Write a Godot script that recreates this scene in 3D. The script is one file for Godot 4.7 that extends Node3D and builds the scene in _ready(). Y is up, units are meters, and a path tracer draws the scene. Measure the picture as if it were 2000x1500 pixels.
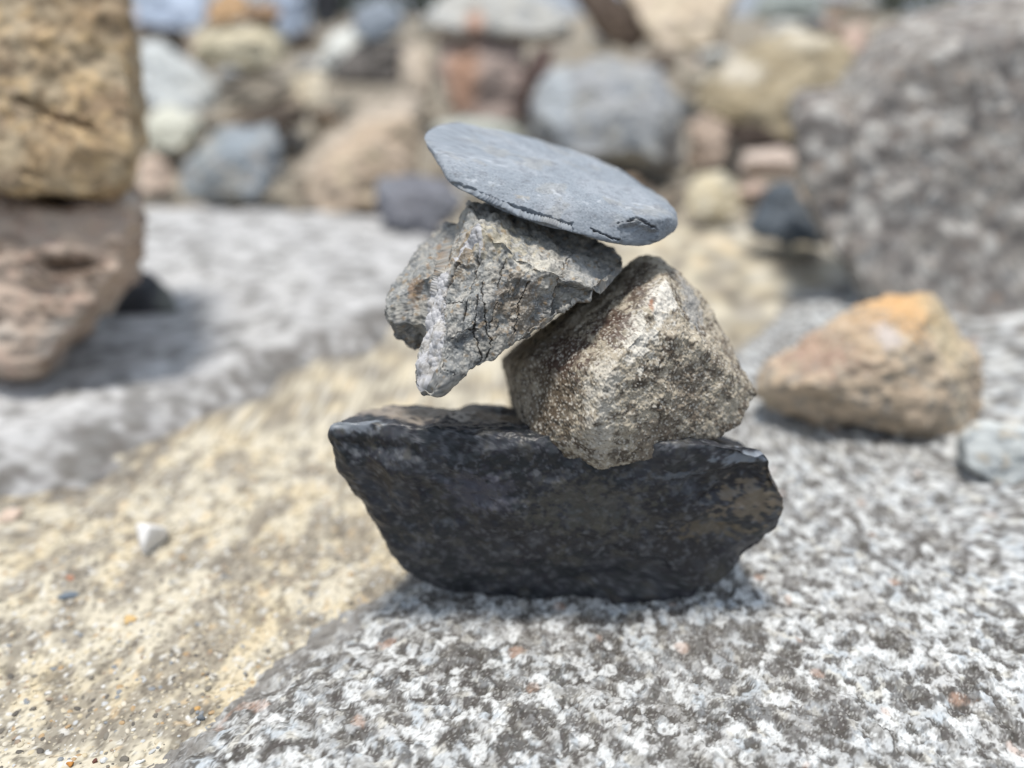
extends Node3D
# A small cairn of four stones on a granite boulder, rubble behind. Lengths below are millimetres; MM turns them into metres.

const MM := 0.001
const SIMPLEX := 0
const FRACTAL := 1
const RIDGED := 2
const CELLS := 3
const PATCH := 4
const CRACKS := 5
var noises: Array[FastNoiseLite] = []
var used_names := {}


func _ready() -> void:
	var camera := Camera3D.new()
	camera.name = "camera"
	camera.position = Vector3(0, 130, 0) * MM
	camera.rotation_degrees = Vector3(-24, 0, 0)
	var lens := CameraAttributesPhysical.new()
	lens.frustum_focal_length = 24.07
	lens.frustum_focus_distance = 0.162
	lens.exposure_aperture = 4.5
	lens.frustum_near = 0.02
	lens.frustum_far = 200.0
	camera.attributes = lens
	camera.fov = 53.0
	camera.near = 0.02
	camera.far = 200.0
	add_child(camera)
	camera.current = true

	var sky_look := ProceduralSkyMaterial.new()
	sky_look.sky_top_color = Color(0.86, 0.91, 0.98)
	sky_look.sky_horizon_color = Color(0.72, 0.75, 0.79)
	sky_look.sky_curve = 0.2
	sky_look.ground_bottom_color = Color(0.35, 0.33, 0.30)
	sky_look.ground_horizon_color = Color(0.60, 0.60, 0.58)
	sky_look.sky_energy_multiplier = 0.92
	var sky := Sky.new()
	sky.sky_material = sky_look
	var env := Environment.new()
	env.background_mode = Environment.BG_SKY
	env.sky = sky
	env.background_energy_multiplier = 1.0
	env.tonemap_mode = Environment.TONE_MAPPER_LINEAR
	env.tonemap_exposure = 1.14
	env.sdfgi_enabled = true
	env.ssao_enabled = true
	env.ssil_enabled = true
	var world := WorldEnvironment.new()
	world.name = "world_environment"
	world.environment = env
	add_child(world)

	var sun := DirectionalLight3D.new()
	sun.name = "sun"
	sun.light_color = Color(1.0, 0.975, 0.94)
	sun.light_energy = 1.05
	sun.light_angular_distance = 10.0
	sun.shadow_enabled = true
	sun.basis = Basis.looking_at(Vector3(0.08, -0.98, -0.04).normalized(), Vector3(0, 0, 1))
	add_child(sun)

	for k in 4:
		var n := FastNoiseLite.new()
		n.seed = 11 + k
		n.frequency = 1.0
		n.noise_type = [FastNoiseLite.TYPE_SIMPLEX, FastNoiseLite.TYPE_SIMPLEX, FastNoiseLite.TYPE_SIMPLEX, FastNoiseLite.TYPE_CELLULAR][k]
		n.fractal_type = [FastNoiseLite.FRACTAL_NONE, FastNoiseLite.FRACTAL_FBM, FastNoiseLite.FRACTAL_RIDGED, FastNoiseLite.FRACTAL_NONE][k]
		n.fractal_octaves = [1, 4, 3, 1][k]
		n.cellular_return_type = FastNoiseLite.RETURN_DISTANCE2_SUB
		noises.append(n)
	build_ground()
	build_cairn()
	build_neighbours()
	build_rubble()
	build_pebbles()
	build_distance()


# ---------------------------------------------------------------- helpers
func numbered(called: String) -> String:
	if not used_names.has(called):
		used_names[called] = 0
		return called
	used_names[called] += 1
	return "%s_%03d" % [called, used_names[called]]


func tag(o: Node, label: String, category: String, group := "", kind := "") -> void:
	if label: o.set_meta("label", label)
	if category: o.set_meta("category", category)
	if group: o.set_meta("group", group)
	if kind: o.set_meta("kind", kind)


func C(hex: String, k := 0.82) -> Color:
	var c := Color(hex).srgb_to_linear()
	var grey := (c.r + c.g + c.b) / 3.0
	c = c.lerp(Color(grey, grey, grey), 0.12)
	return Color(c.r * k, c.g * k, c.b * k)


func stone_look(rough := 0.85, spec := 0.4) -> StandardMaterial3D:
	var m := StandardMaterial3D.new()
	m.vertex_color_use_as_albedo = true
	m.roughness = rough
	m.metallic_specular = spec
	return m


# flat faces of the convex hull of some points, each as n / c (so that a . d = 1 / r)
func hull_faces(points: Array, centre: Vector3) -> PackedVector3Array:
	var out := PackedVector3Array()
	var n := points.size()
	var q := []
	for p in points: q.append(p - centre)
	for i in n:
		for j in range(i + 1, n):
			var e: Vector3 = q[j] - q[i]
			for k in range(j + 1, n):
				var m: Vector3 = e.cross(q[k] - q[i])
				if m.length_squared() < 1e-6: continue
				m = m.normalized()
				var d: float = m.dot(q[i])
				if d < 0.0:
					m = -m
					d = -d
				if d < 0.02: continue
				var ok := true
				for p: Vector3 in q:
					if m.dot(p) > d + 0.01:
						ok = false
						break
				if not ok: continue
				var a := m / d
				var known := false
				for b in out:
					if (a - b).length() < 0.03 * a.length():
						known = true
						break
				if not known: out.append(a)
	return out


# layers of colour: [kind, wavelength in mm, low, high, colour, strength, stretch]; PATCH: [PATCH, centre, radii, colour, strength, raggedness]
func tint(layers: Array, base: Color, q: Vector3, crack: float, shift := Vector3.ZERO) -> Color:
	var r := base.r
	var g := base.g
	var b := base.b
	for l: Array in layers:
		var w := 0.0
		var c: Color
		var kind: int = l[0]
		if kind == PATCH:
			var v: Vector3 = (q - l[1]) / l[2]
			var d := v.length_squared()
			if d > 3.0: continue
			d = sqrt(d) + noises[FRACTAL].get_noise_3dv(q * 0.35) * l[5]
			w = (1.0 - smoothstep(0.65, 1.05, d)) * l[4]
			c = l[3]
		elif kind == CRACKS:
			w = crack * l[2]
			c = l[1]
		else:
			var f: float = 1.0 / l[1]
			var s := q + shift
			if l.size() > 6: s *= l[6]
			var v: float = noises[kind].get_noise_3dv(s * f + Vector3(f * 91.0, 7.3, 3.1))
			w = smoothstep(l[2], l[3], v) * l[5]
			c = l[4]
		if w > 0.0:
			r += (c.r - r) * w
			g += (c.g - g) * w
			b += (c.b - b) * w
	return Color(r, g, b)


func bumps(layers: Array, q: Vector3) -> float:
	var h := 0.0
	for l: Array in layers:
		var s: Vector3 = q / l[1]
		if l.size() > 3: s *= l[3]
		h += noises[l[0]].get_noise_3dv(s + Vector3(5.1, 2.2, 8.7)) * l[2]
	return h


func segment_distance(p: Vector2, a: Vector2, b: Vector2) -> float:
	var e := b - a
	var t := clampf((p - a).dot(e) / e.length_squared(), 0.0, 1.0)
	return (p - a - e * t).length()


func inside_distance(p: Vector2, poly: PackedVector2Array) -> float:   # positive inside
	var best := 1e9
	var inside := false
	var n := poly.size()
	for i in n:
		var a := poly[i]
		var b := poly[(i + 1) % n]
		best = minf(best, segment_distance(p, a, b))
		if (a.y > p.y) != (b.y > p.y) and p.x < (b.x - a.x) * (p.y - a.y) / (b.y - a.y) + a.x:
			inside = not inside
	return best if inside else -best


# marks on the front of a stone are drawn in a plane that faces the way the stone faces (not a camera projection)
func on_face(p: Vector3, face: Basis) -> Vector2:
	return Vector2(face.x.dot(p), face.y.dot(p))


func flat_lines(lines: Array, face: Basis) -> Array:
	var out := []
	for l: Array in lines:
		var poly := PackedVector2Array()
		for p: Vector3 in l[0]: poly.append(on_face(p, face))
		var box := Rect2(poly[0], Vector2.ZERO)
		for p in poly: box = box.expand(p)
		out.append([poly, l[1], l[2], box.grow(3.0)])
	return out


# a stone: union of smoothed convex hulls with scoops taken out, pitted by noise, coloured by layers
func stone(called: String, label: String, category: String, hulls: Array, o: Dictionary, group := "") -> MeshInstance3D:
	var first: Array = hulls[0]
	var centre := Vector3.ZERO
	for p: Vector3 in first: centre += p
	centre = o.get("centre", centre / first.size())
	var lo := Vector3.ONE * 1e9
	var hi := -lo
	var faces := []
	for k in hulls.size():
		var pts: Array = hulls[k].duplicate()
		for p: Vector3 in pts:
			lo = lo.min(p)
			hi = hi.max(p)
		if k > 0:
			for s in [Vector3(1, 1, 1), Vector3(-1, 1, -1), Vector3(1, -1, -1), Vector3(-1, -1, 1)]: pts.append(centre + s)
		faces.append(hull_faces(pts, centre))
	var ext := (hi - lo) * 0.5
	var n: int = o.get("n", 24)
	var sharp: float = o.get("sharp", 20.0)
	var swell: float = o.get("swell", 1.0 + 0.7 / sharp)
	var relief: Array = o.get("relief", [])
	var layers: Array = o.get("layers", [])
	var base: Color = o.get("base", Color(0.4, 0.4, 0.4))
	var scoops: Array = o.get("scoops", [])
	var shift: Vector3 = o.get("seed", Vector3.ZERO)
	var face: Basis = Basis(Vector3.RIGHT, deg_to_rad(-24.0))
	var cracks := flat_lines(o.get("cracks", []), face)      # [points, width, depth]
	var insets := flat_lines(o.get("insets", []), face)      # [outline, soft edge, depth]
	var vein := flat_lines(o.get("vein", []), face)          # [outline, soft edge, height]
	var fwd := face.z
	var w := n + 3
	var per := w * w
	var pos := PackedVector3Array()
	var crk := PackedFloat32Array()
	var vns: Array[PackedFloat32Array] = []
	for c in vein:
		var v := PackedFloat32Array()
		v.resize(6 * (n + 3) * (n + 3))
		vns.append(v)
	var dots := PackedFloat32Array()
	dots.resize(400)
	var steps: Array[int] = [n, n, n, n, n, n]
	if n > 60:   # the underside and the back are coarser
		steps[3] = n / 2
		steps[5] = n / 2
	pos.resize(6 * per)
	crk.resize(6 * per)
	for f in 6:
		var nf := steps[f]
		for j in nf + 3:
			var tv := tan(((j - 1.0) / nf * 2.0 - 1.0) * PI / 4.0)
			for i in nf + 3:
				var tu := tan(((i - 1.0) / nf * 2.0 - 1.0) * PI / 4.0)
				var d: Vector3
				match f:
					0: d = Vector3(1, tv, -tu)
					1: d = Vector3(-1, tv, tu)
					2: d = Vector3(tu, 1, -tv)
					3: d = Vector3(tu, -1, tv)
					4: d = Vector3(tu, tv, 1)
					_: d = Vector3(-tu, tv, -1)
				d = d.normalized() * ext
				var t := 0.0
				var nrm := Vector3.UP
				for hull: PackedVector3Array in faces:
					var top := 0.0
					var m0 := 0
					for a in hull:
						var v := a.dot(d)
						dots[m0] = v
						m0 += 1
						if v > top: top = v
					var sum := 0.0
					var g := Vector3.ZERO
					var least := top * 0.8
					for k in m0:
						if dots[k] > least:
							var s := dots[k] / top
							var e := pow(s, sharp)
							sum += e
							g += hull[k] * (e / s)
					var r := swell / (top * pow(sum, 1.0 / sharp))
					if r > t:
						t = r
						nrm = g.normalized()
				for sc: Array in scoops:
					var k: Vector3 = (sc[0] - centre) / sc[1]
					var dd: Vector3 = d / sc[1]
					var aa := dd.length_squared()
					var bb := -dd.dot(k)
					var disc := bb * bb - aa * (k.length_squared() - 1.0)
					if disc > 0.0:
						var s1 := (-bb - sqrt(disc)) / aa
						var s2 := (-bb + sqrt(disc)) / aa
						if s1 > 0.0 and s1 < t and s2 > t * 0.9:
							t = s1
							nrm = -((d * t + centre - sc[0]) / (sc[1] * sc[1])).normalized()
				var p := d * t
				var q := p + centre
				var h := bumps(relief, q + shift)
				var front := smoothstep(-0.25, 0.1, nrm.dot(fwd))
				var cr := 0.0
				if front > 0.0 and (cracks or insets or vein):
					var uv := on_face(q, face)
					var wob: float = noises[FRACTAL].get_noise_3dv(q * 0.5) * 0.55
					uv += Vector2(wob, noises[FRACTAL].get_noise_3dv(q * 0.5 + Vector3(40, 0, 0)) * 0.55)
					for c: Array in insets:
						if c[3].has_point(uv):
							h -= c[2] * smoothstep(0.0, c[1], inside_distance(uv, c[0])) * front
					for c: Array in cracks:
						if c[3].has_point(uv):
							var best := 1e9
							var line: PackedVector2Array = c[0]
							for s in line.size() - 1: best = minf(best, segment_distance(uv, line[s], line[s + 1]))
							var width: float = c[1] * (0.75 + 0.7 * noises[SIMPLEX].get_noise_3dv(q * 0.3))
							var x := (1.0 - smoothstep(width * 0.35, width, best)) * front
							cr = maxf(cr, x)
							h -= c[2] * x
					for k in vein.size():
						if vein[k][3].has_point(uv):
							vns[k][f * per + j * w + i] = clampf((inside_distance(uv, vein[k][0]) + wob * 0.35 + 0.25) / vein[k][1], 0.0, 1.0) * front
				var at := f * per + j * w + i
				pos[at] = p + nrm * h
				crk[at] = cr
	# the mesh
	var m := n + 1
	var low := Vector3(centre.x, 1e9, centre.z)
	var verts := PackedVector3Array()
	var norms := PackedVector3Array()
	var cols := PackedColorArray()
	var idx := PackedInt32Array()
	verts.resize(6 * m * m)
	norms.resize(6 * m * m)
	cols.resize(6 * m * m)
	for v in pos: low.y = minf(low.y, v.y + centre.y)
	var off := centre - low
	var gain: float = o.get("gain", 1.0)
	for f in 6:
		var nf := steps[f]
		for j in nf + 1:
			for i in nf + 1:
				var at := f * per + (j + 1) * w + i + 1
				var k := f * m * m + j * m + i
				var nn := (pos[at + 1] - pos[at - 1]).cross(pos[at + w] - pos[at - w]).normalized()
				verts[k] = (pos[at] + off) * MM
				norms[k] = nn
				cols[k] = tint(layers, base, pos[at] + centre, crk[at], shift)
				if i < nf and j < nf:
					idx.append_array([k, k + m, k + 1, k + 1, k + m, k + m + 1])
	var out: MeshInstance3D
	if n > 60:
		var v2 := PackedVector3Array()
		var n2 := PackedVector3Array()
		var c2 := PackedColorArray()
		var i2 := PackedInt32Array()
		for f in 6:
			var nf := steps[f]
			var from := v2.size()
			for j in nf + 1:
				var row := f * m * m + j * m
				v2.append_array(verts.slice(row, row + nf + 1))
				n2.append_array(norms.slice(row, row + nf + 1))
				c2.append_array(cols.slice(row, row + nf + 1))
			for j in nf:
				for i in nf:
					var k := from + j * (nf + 1) + i
					i2.append_array([k, k + nf + 1, k + 1, k + 1, k + nf + 1, k + nf + 2])
		var dense := mesh_of(v2, n2, c2, i2, o.get("look", stone_look(o.get("rough", 0.85))))
		var solid := MeshInstance3D.new()
		solid.name = numbered(called)
		solid.mesh = dense
		add_child(solid, true)
		out = solid
	else:
		out = mesh_node(called, verts, norms, cols, idx, o.get("look", stone_look(o.get("rough", 0.85))))
	out.position = low * MM
	tag(out, label, category, group)
	for vn in vns:
		var vi := PackedInt32Array()
		var vp := PackedVector3Array()
		var vc := PackedColorArray()
		vp.resize(verts.size())
		vc.resize(verts.size())
		for f in 6:
			var nf := steps[f]
			for j in nf + 1:
				for i in nf + 1:
					var at := f * per + (j + 1) * w + i + 1
					var k := f * m * m + j * m + i
					vp[k] = verts[k] + norms[k] * (lerpf(-0.15, 0.3, vn[at]) + 0.04 * noises[FRACTAL].get_noise_3dv(pos[at] * 0.6)) * MM
					vc[k] = tint(o.vein_layers, o.vein_base, pos[at] + centre, crk[at] * 0.7)
					if i < nf and j < nf and maxf(maxf(vn[at], vn[at + 1]), maxf(vn[at + w], vn[at + w + 1])) > 0.0:
						vi.append_array([k, k + m, k + 1, k + 1, k + m, k + m + 1])
		var crust := packed(o.vein_name, vp, norms, vc, vi, stone_look(0.8, 0.4))
		out.add_child(crust, true)
	return out


func mesh_of(verts: PackedVector3Array, norms: PackedVector3Array, cols: PackedColorArray, idx: PackedInt32Array, look: Material) -> ArrayMesh:
	var arrays := []
	arrays.resize(Mesh.ARRAY_MAX)
	arrays[Mesh.ARRAY_VERTEX] = verts
	arrays[Mesh.ARRAY_NORMAL] = norms
	arrays[Mesh.ARRAY_COLOR] = cols
	arrays[Mesh.ARRAY_INDEX] = idx
	var am := ArrayMesh.new()
	am.add_surface_from_arrays(Mesh.PRIMITIVE_TRIANGLES, arrays)
	am.surface_set_material(0, look)
	return am


func packed(called: String, verts: PackedVector3Array, norms: PackedVector3Array, cols: PackedColorArray, idx: PackedInt32Array, look: Material) -> MeshInstance3D:   # only the vertices that faces use
	var seen := {}
	var v := PackedVector3Array()
	var n := PackedVector3Array()
	var c := PackedColorArray()
	var t := PackedInt32Array()
	for k in idx:
		var key := Vector3i((verts[k] * 20000.0).round())
		if not seen.has(key):
			seen[key] = v.size()
			v.append(verts[k])
			n.append(norms[k])
			c.append(cols[k])
		t.append(seen[key])
	# keep the largest connected piece
	var up := PackedInt32Array()
	for k in v.size(): up.append(k)
	for k in range(0, t.size(), 3):
		for e in 2:
			var a := t[k + e]
			var b := t[k + e + 1]
			while up[a] != a: a = up[a]
			while up[b] != b: b = up[b]
			up[maxi(a, b)] = mini(a, b)
	var count := {}
	for k in v.size():
		var a := k
		while up[a] != a: a = up[a]
		up[k] = a
		count[a] = count.get(a, 0) + 1
	var best := -1
	for a in count:
		if best < 0 or count[a] > count[best]: best = a
	var kept := PackedInt32Array()
	for k in range(0, t.size(), 3):
		if up[t[k]] == best: kept.append_array([t[k], t[k + 1], t[k + 2]])
	t = kept
	var o := MeshInstance3D.new()
	o.name = called
	o.mesh = mesh_of(v, n, c, t, look)
	return o


func mesh_node(called: String, verts: PackedVector3Array, norms: PackedVector3Array, cols: PackedColorArray, idx: PackedInt32Array, look: Material) -> MeshInstance3D:
	var o := MeshInstance3D.new()
	o.name = numbered(called)
	o.mesh = mesh_of(verts, norms, cols, idx, look)
	add_child(o, true)
	return o


# a height field over a grid of x and z lines (mm); height(x, z) and colour(q)
func field(called: String, xs: PackedFloat32Array, zs: PackedFloat32Array, height: Callable, layers: Array, base: Color, look: Material, stain := 0) -> MeshInstance3D:
	var nx := xs.size()
	var nz := zs.size()
	var verts := PackedVector3Array()
	var norms := PackedVector3Array()
	var cols := PackedColorArray()
	var idx := PackedInt32Array()
	verts.resize(nx * nz)
	norms.resize(nx * nz)
	cols.resize(nx * nz)
	for j in nz:
		for i in nx:
			var q := Vector3(xs[i], 0, zs[j])
			q.y = height.call(q.x, q.z)
			verts[j * nx + i] = q
	for j in nz:
		for i in nx:
			var k := j * nx + i
			var a := verts[k + 1 if i < nx - 1 else k] - verts[k - 1 if i > 0 else k]
			var b := verts[k + nx if j < nz - 1 else k] - verts[k - nx if j > 0 else k]
			norms[k] = b.cross(a).normalized()
			if norms[k].y < 0.0: norms[k] = -norms[k]
			cols[k] = tint(layers, base, verts[k], 0.0)
			if stain > 0:
				var st := mortar_stain_and_shade(verts[k]) if stain == 1 else crevice_stain(verts[k]) if stain == 2 else lip_stain(verts[k])
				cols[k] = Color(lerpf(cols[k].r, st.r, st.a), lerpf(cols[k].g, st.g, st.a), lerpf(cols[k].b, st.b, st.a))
	for j in nz - 1:
		for i in nx - 1:
			var k := j * nx + i
			idx.append_array([k, k + 1, k + nx, k + 1, k + nx + 1, k + nx])
	for k in verts.size(): verts[k] *= MM
	return mesh_node(called, verts, norms, cols, idx, look)


# grid lines: even steps inside [from, to], growing steps outside as far as the limits
func lines(from: float, to: float, step: float, low: float, high: float, growth := 1.06) -> PackedFloat32Array:
	var left := []
	var x := from
	var s := step
	while x > low:
		s *= growth
		x -= s
		left.append(x)
	left.reverse()
	var out := PackedFloat32Array(left)
	x = from
	s = step
	while x <= to:
		out.append(x)
		x += step
	while x < high:
		s *= growth
		x += s
		out.append(x)
	return out


func rows(near: float, far: float, ratio: float, limit: float, ratio_far: float) -> PackedFloat32Array:   # z lines from near to far (both positive distances ahead), farthest first
	var out := []
	var z := near
	while z < far:
		out.append(-z)
		z *= ratio
	while z < limit:
		out.append(-z)
		z *= ratio_far
	out.append(-limit)
	out.reverse()
	return PackedFloat32Array(out)


func rise(ahead: float) -> float:
	return 200.0 * smoothstep(600.0, 2400.0, ahead)


# ---------------------------------------------------------------- ground
var front_edge: PackedVector2Array
var back_edge: PackedVector2Array


func build_ground() -> void:
	front_edge = PackedVector2Array([Vector2(-101.5, -99.6), Vector2(-83.8, -108.4), Vector2(-72.4, -122.5), Vector2(-57.1, -144.3), Vector2(-43.0, -163.4), Vector2(-34.8, -175.6), Vector2(-19.7, -191.6), Vector2(1.7, -218.3), Vector2(36.2, -272.7), Vector2(110.1, -354.0), Vector2(171.8, -447.1), Vector2(220.2, -475.2), Vector2(305.7, -501.3), Vector2(509.6, -501.3), Vector2(261.1, -107.3), Vector2(12.8, -47.7)])
	back_edge = PackedVector2Array([Vector2(-265.3, -172.0), Vector2(-194.2, -208.6), Vector2(-168.8, -219.9), Vector2(-154.9, -231.9), Vector2(-135.6, -261.1), Vector2(-117.8, -294.6), Vector2(-98.2, -336.3), Vector2(-76.4, -361.4), Vector2(-60.4, -393.6), Vector2(-48.6, -475.2), Vector2(-43.9, -544.2), Vector2(-56.7, -608.8), Vector2(-128.5, -647.4), Vector2(-218.5, -661.7), Vector2(-320.3, -674.9), Vector2(-448.5, -680.9), Vector2(-840.2, -670.6)])
	var mortar := [
		[FRACTAL, 30.0, -0.1, 0.45, C("d8c49a"), 0.6],
		[FRACTAL, 20.0, -0.06, 0.24, C("958d80"), 0.8, Vector3(1, 1, 0.7)],
		[FRACTAL, 8.0, 0.06, 0.32, C("746c60"), 0.65, Vector3(1, 1, 0.8)],
		[SIMPLEX, 7.0, 0.7, 0.9, C("e6c899"), 0.5],
		[SIMPLEX, 4.3, 0.62, 0.8, C("e6e5df"), 0.7],
		[SIMPLEX, 1.6, 0.4, 0.75, C("ece5d2"), 0.4],
		[FRACTAL, 2.2, 0.16, 0.42, C("5c554b"), 0.6],
	]
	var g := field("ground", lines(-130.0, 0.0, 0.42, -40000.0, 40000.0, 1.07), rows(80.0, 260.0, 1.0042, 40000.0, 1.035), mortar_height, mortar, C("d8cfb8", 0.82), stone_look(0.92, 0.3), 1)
	tag(g, "cream sandy mortar ground between the boulders, running back under the rubble", "", "", "structure")
	var granite := [
		[FRACTAL, 34.0, -0.2, 0.35, C("c9c9c7", 0.84), 0.8],
		[FRACTAL, 9.0, 0.05, 0.35, C("c0cad2", 0.84), 0.75],
		[FRACTAL, 7.0, 0.2, 0.4, C("d8d3c4", 0.85), 0.6],
		[FRACTAL, 10.0, 0.05, 0.35, C("96948f"), 0.65],
		[FRACTAL, 4.6, 0.0, 0.2, C("55514d"), 0.9],
		[FRACTAL, 40.0, 0.02, 0.36, C("77736f"), 0.5],
		[FRACTAL, 13.0, 0.14, 0.3, C("4f4a46"), 0.7],
		[FRACTAL, 7.5, 0.16, 0.3, C("e6e9e9", 0.86), 0.75],
		[SIMPLEX, 16.0, 0.86, 0.95, C("cba48c"), 0.5],
		[FRACTAL, 2.2, 0.08, 0.34, C("56514b"), 0.6],
		[SIMPLEX, 0.75, 0.3, 0.75, C("3f3a34"), 0.4],
		[SIMPLEX, 0.62, 0.3, 0.8, C("f2f2ee"), 0.35],
	]
	var fb := field("granite_boulder", lines(-75.0, 115.0, 0.36, -90.0, 520.0, 1.05), rows(92.0, 230.0, 1.0034, 560.0, 1.012), front_height, granite, C("c9cdcf", 0.78), stone_look(0.85, 0.4), 3)
	tag(fb, "broad speckled grey and white granite boulder in the foreground under the cairn", "boulder")
	var pale := [
		[FRACTAL, 60.0, -0.3, 0.4, C("b4b4b5"), 0.8],
		[FRACTAL, 26.0, -0.06, 0.28, C("7c7b78"), 0.8],
		[FRACTAL, 12.0, 0.12, 0.36, C("dedede"), 0.6],
		[FRACTAL, 9.0, 0.1, 0.4, C("8c8a88"), 0.5],
	]
	var bb := field("pale_boulder", lines(-420.0, 20.0, 2.0, -1500.0, 80.0, 1.08), rows(170.0, 700.0, 1.006, 760.0, 1.01), back_height, pale, C("c6c6c6", 0.8), stone_look(0.85, 0.4), 2)
	tag(bb, "pale grey boulder flush with the ground behind the cairn on the left, dark near edge", "boulder")


# grey rubble floor, darkened so the gaps between stones look shaded; dark lichen along the crevice by the pale boulder
func mortar_stain_and_shade(q: Vector3) -> Color:
	if q.z < -560.0:
		var c := C("857d72", 0.8)
		c.a = smoothstep(580.0, 720.0, -q.z) * (0.7 + 0.3 * noises[FRACTAL].get_noise_3dv(q / 90.0))
		return c
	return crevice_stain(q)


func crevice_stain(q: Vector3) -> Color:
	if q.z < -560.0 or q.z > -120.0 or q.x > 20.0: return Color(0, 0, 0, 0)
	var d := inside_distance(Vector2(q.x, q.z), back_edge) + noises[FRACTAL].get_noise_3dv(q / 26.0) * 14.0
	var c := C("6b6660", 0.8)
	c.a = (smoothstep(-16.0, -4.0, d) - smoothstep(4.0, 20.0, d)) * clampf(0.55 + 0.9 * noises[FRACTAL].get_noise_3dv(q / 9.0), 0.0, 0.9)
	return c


# the worn grey lip of the foreground boulder
func lip_stain(q: Vector3) -> Color:
	var d := inside_distance(Vector2(q.x, q.z), front_edge) + noises[FRACTAL].get_noise_3dv(q / 14.0) * 8.0
	var c := C("8d8983", 0.8)
	c.a = (1.0 - smoothstep(2.0, 15.0, d)) * clampf(0.6 + 0.8 * noises[FRACTAL].get_noise_3dv(q / 5.0), 0.0, 0.85)
	return c


func mortar_height(x: float, z: float) -> float:
	var q := Vector3(x, 0, z)
	var h := rise(-z) - 9.0 + noises[FRACTAL].get_noise_3dv(q / 45.0) * 3.0
	if z > -400.0: h += noises[FRACTAL].get_noise_3dv(q / 7.0) * 0.9 + noises[SIMPLEX].get_noise_3dv(q / 1.3) * 0.12
	elif z < -700.0: h += noises[FRACTAL].get_noise_3dv(q / 160.0) * 14.0
	return h


func front_height(x: float, z: float) -> float:
	var p := Vector2(x, z)
	var q := Vector3(x, 0, z)
	var d := inside_distance(p, front_edge) + noises[FRACTAL].get_noise_3dv(q / 18.0) * 4.5
	var h := 0.0
	if d < 34.0:
		var t := clampf((d + 6.0) / 40.0, 0.0, 1.0)
		h = -13.0 * (1.0 - t) * (1.0 - t)
	if d < -6.0: h -= minf(30.0, (-6.0 - d) * 2.0)
	if d > -8.0:
		h += noises[FRACTAL].get_noise_3dv(q / 60.0) * 2.2 * smoothstep(0.0, 30.0, absf(z + 160.0)) + noises[FRACTAL].get_noise_3dv(q / 9.0) * 1.1
		h -= smoothstep(0.02, 0.22, noises[FRACTAL].get_noise_3dv(q / 4.6 + Vector3(19.78, 7.3, 3.1))) * 0.5
		h += noises[SIMPLEX].get_noise_3dv(q / 0.75) * 0.07
	return h


func back_height(x: float, z: float) -> float:
	var p := Vector2(x, z)
	var q := Vector3(x, 0, z)
	var d := inside_distance(p, back_edge) + noises[FRACTAL].get_noise_3dv(q / 50.0) * 10.0
	var h := 2.0
	if d < 26.0:
		var t := clampf((d + 8.0) / 34.0, 0.0, 1.0)
		h = 2.0 - 13.0 * (1.0 - t) * (1.0 - t)
	if d < -8.0: h -= minf(40.0, (-8.0 - d) * 1.6)
	return h + noises[FRACTAL].get_noise_3dv(q / 30.0) * 2.5 + noises[FRACTAL].get_noise_3dv(q / 8.0) * 0.8


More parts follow.
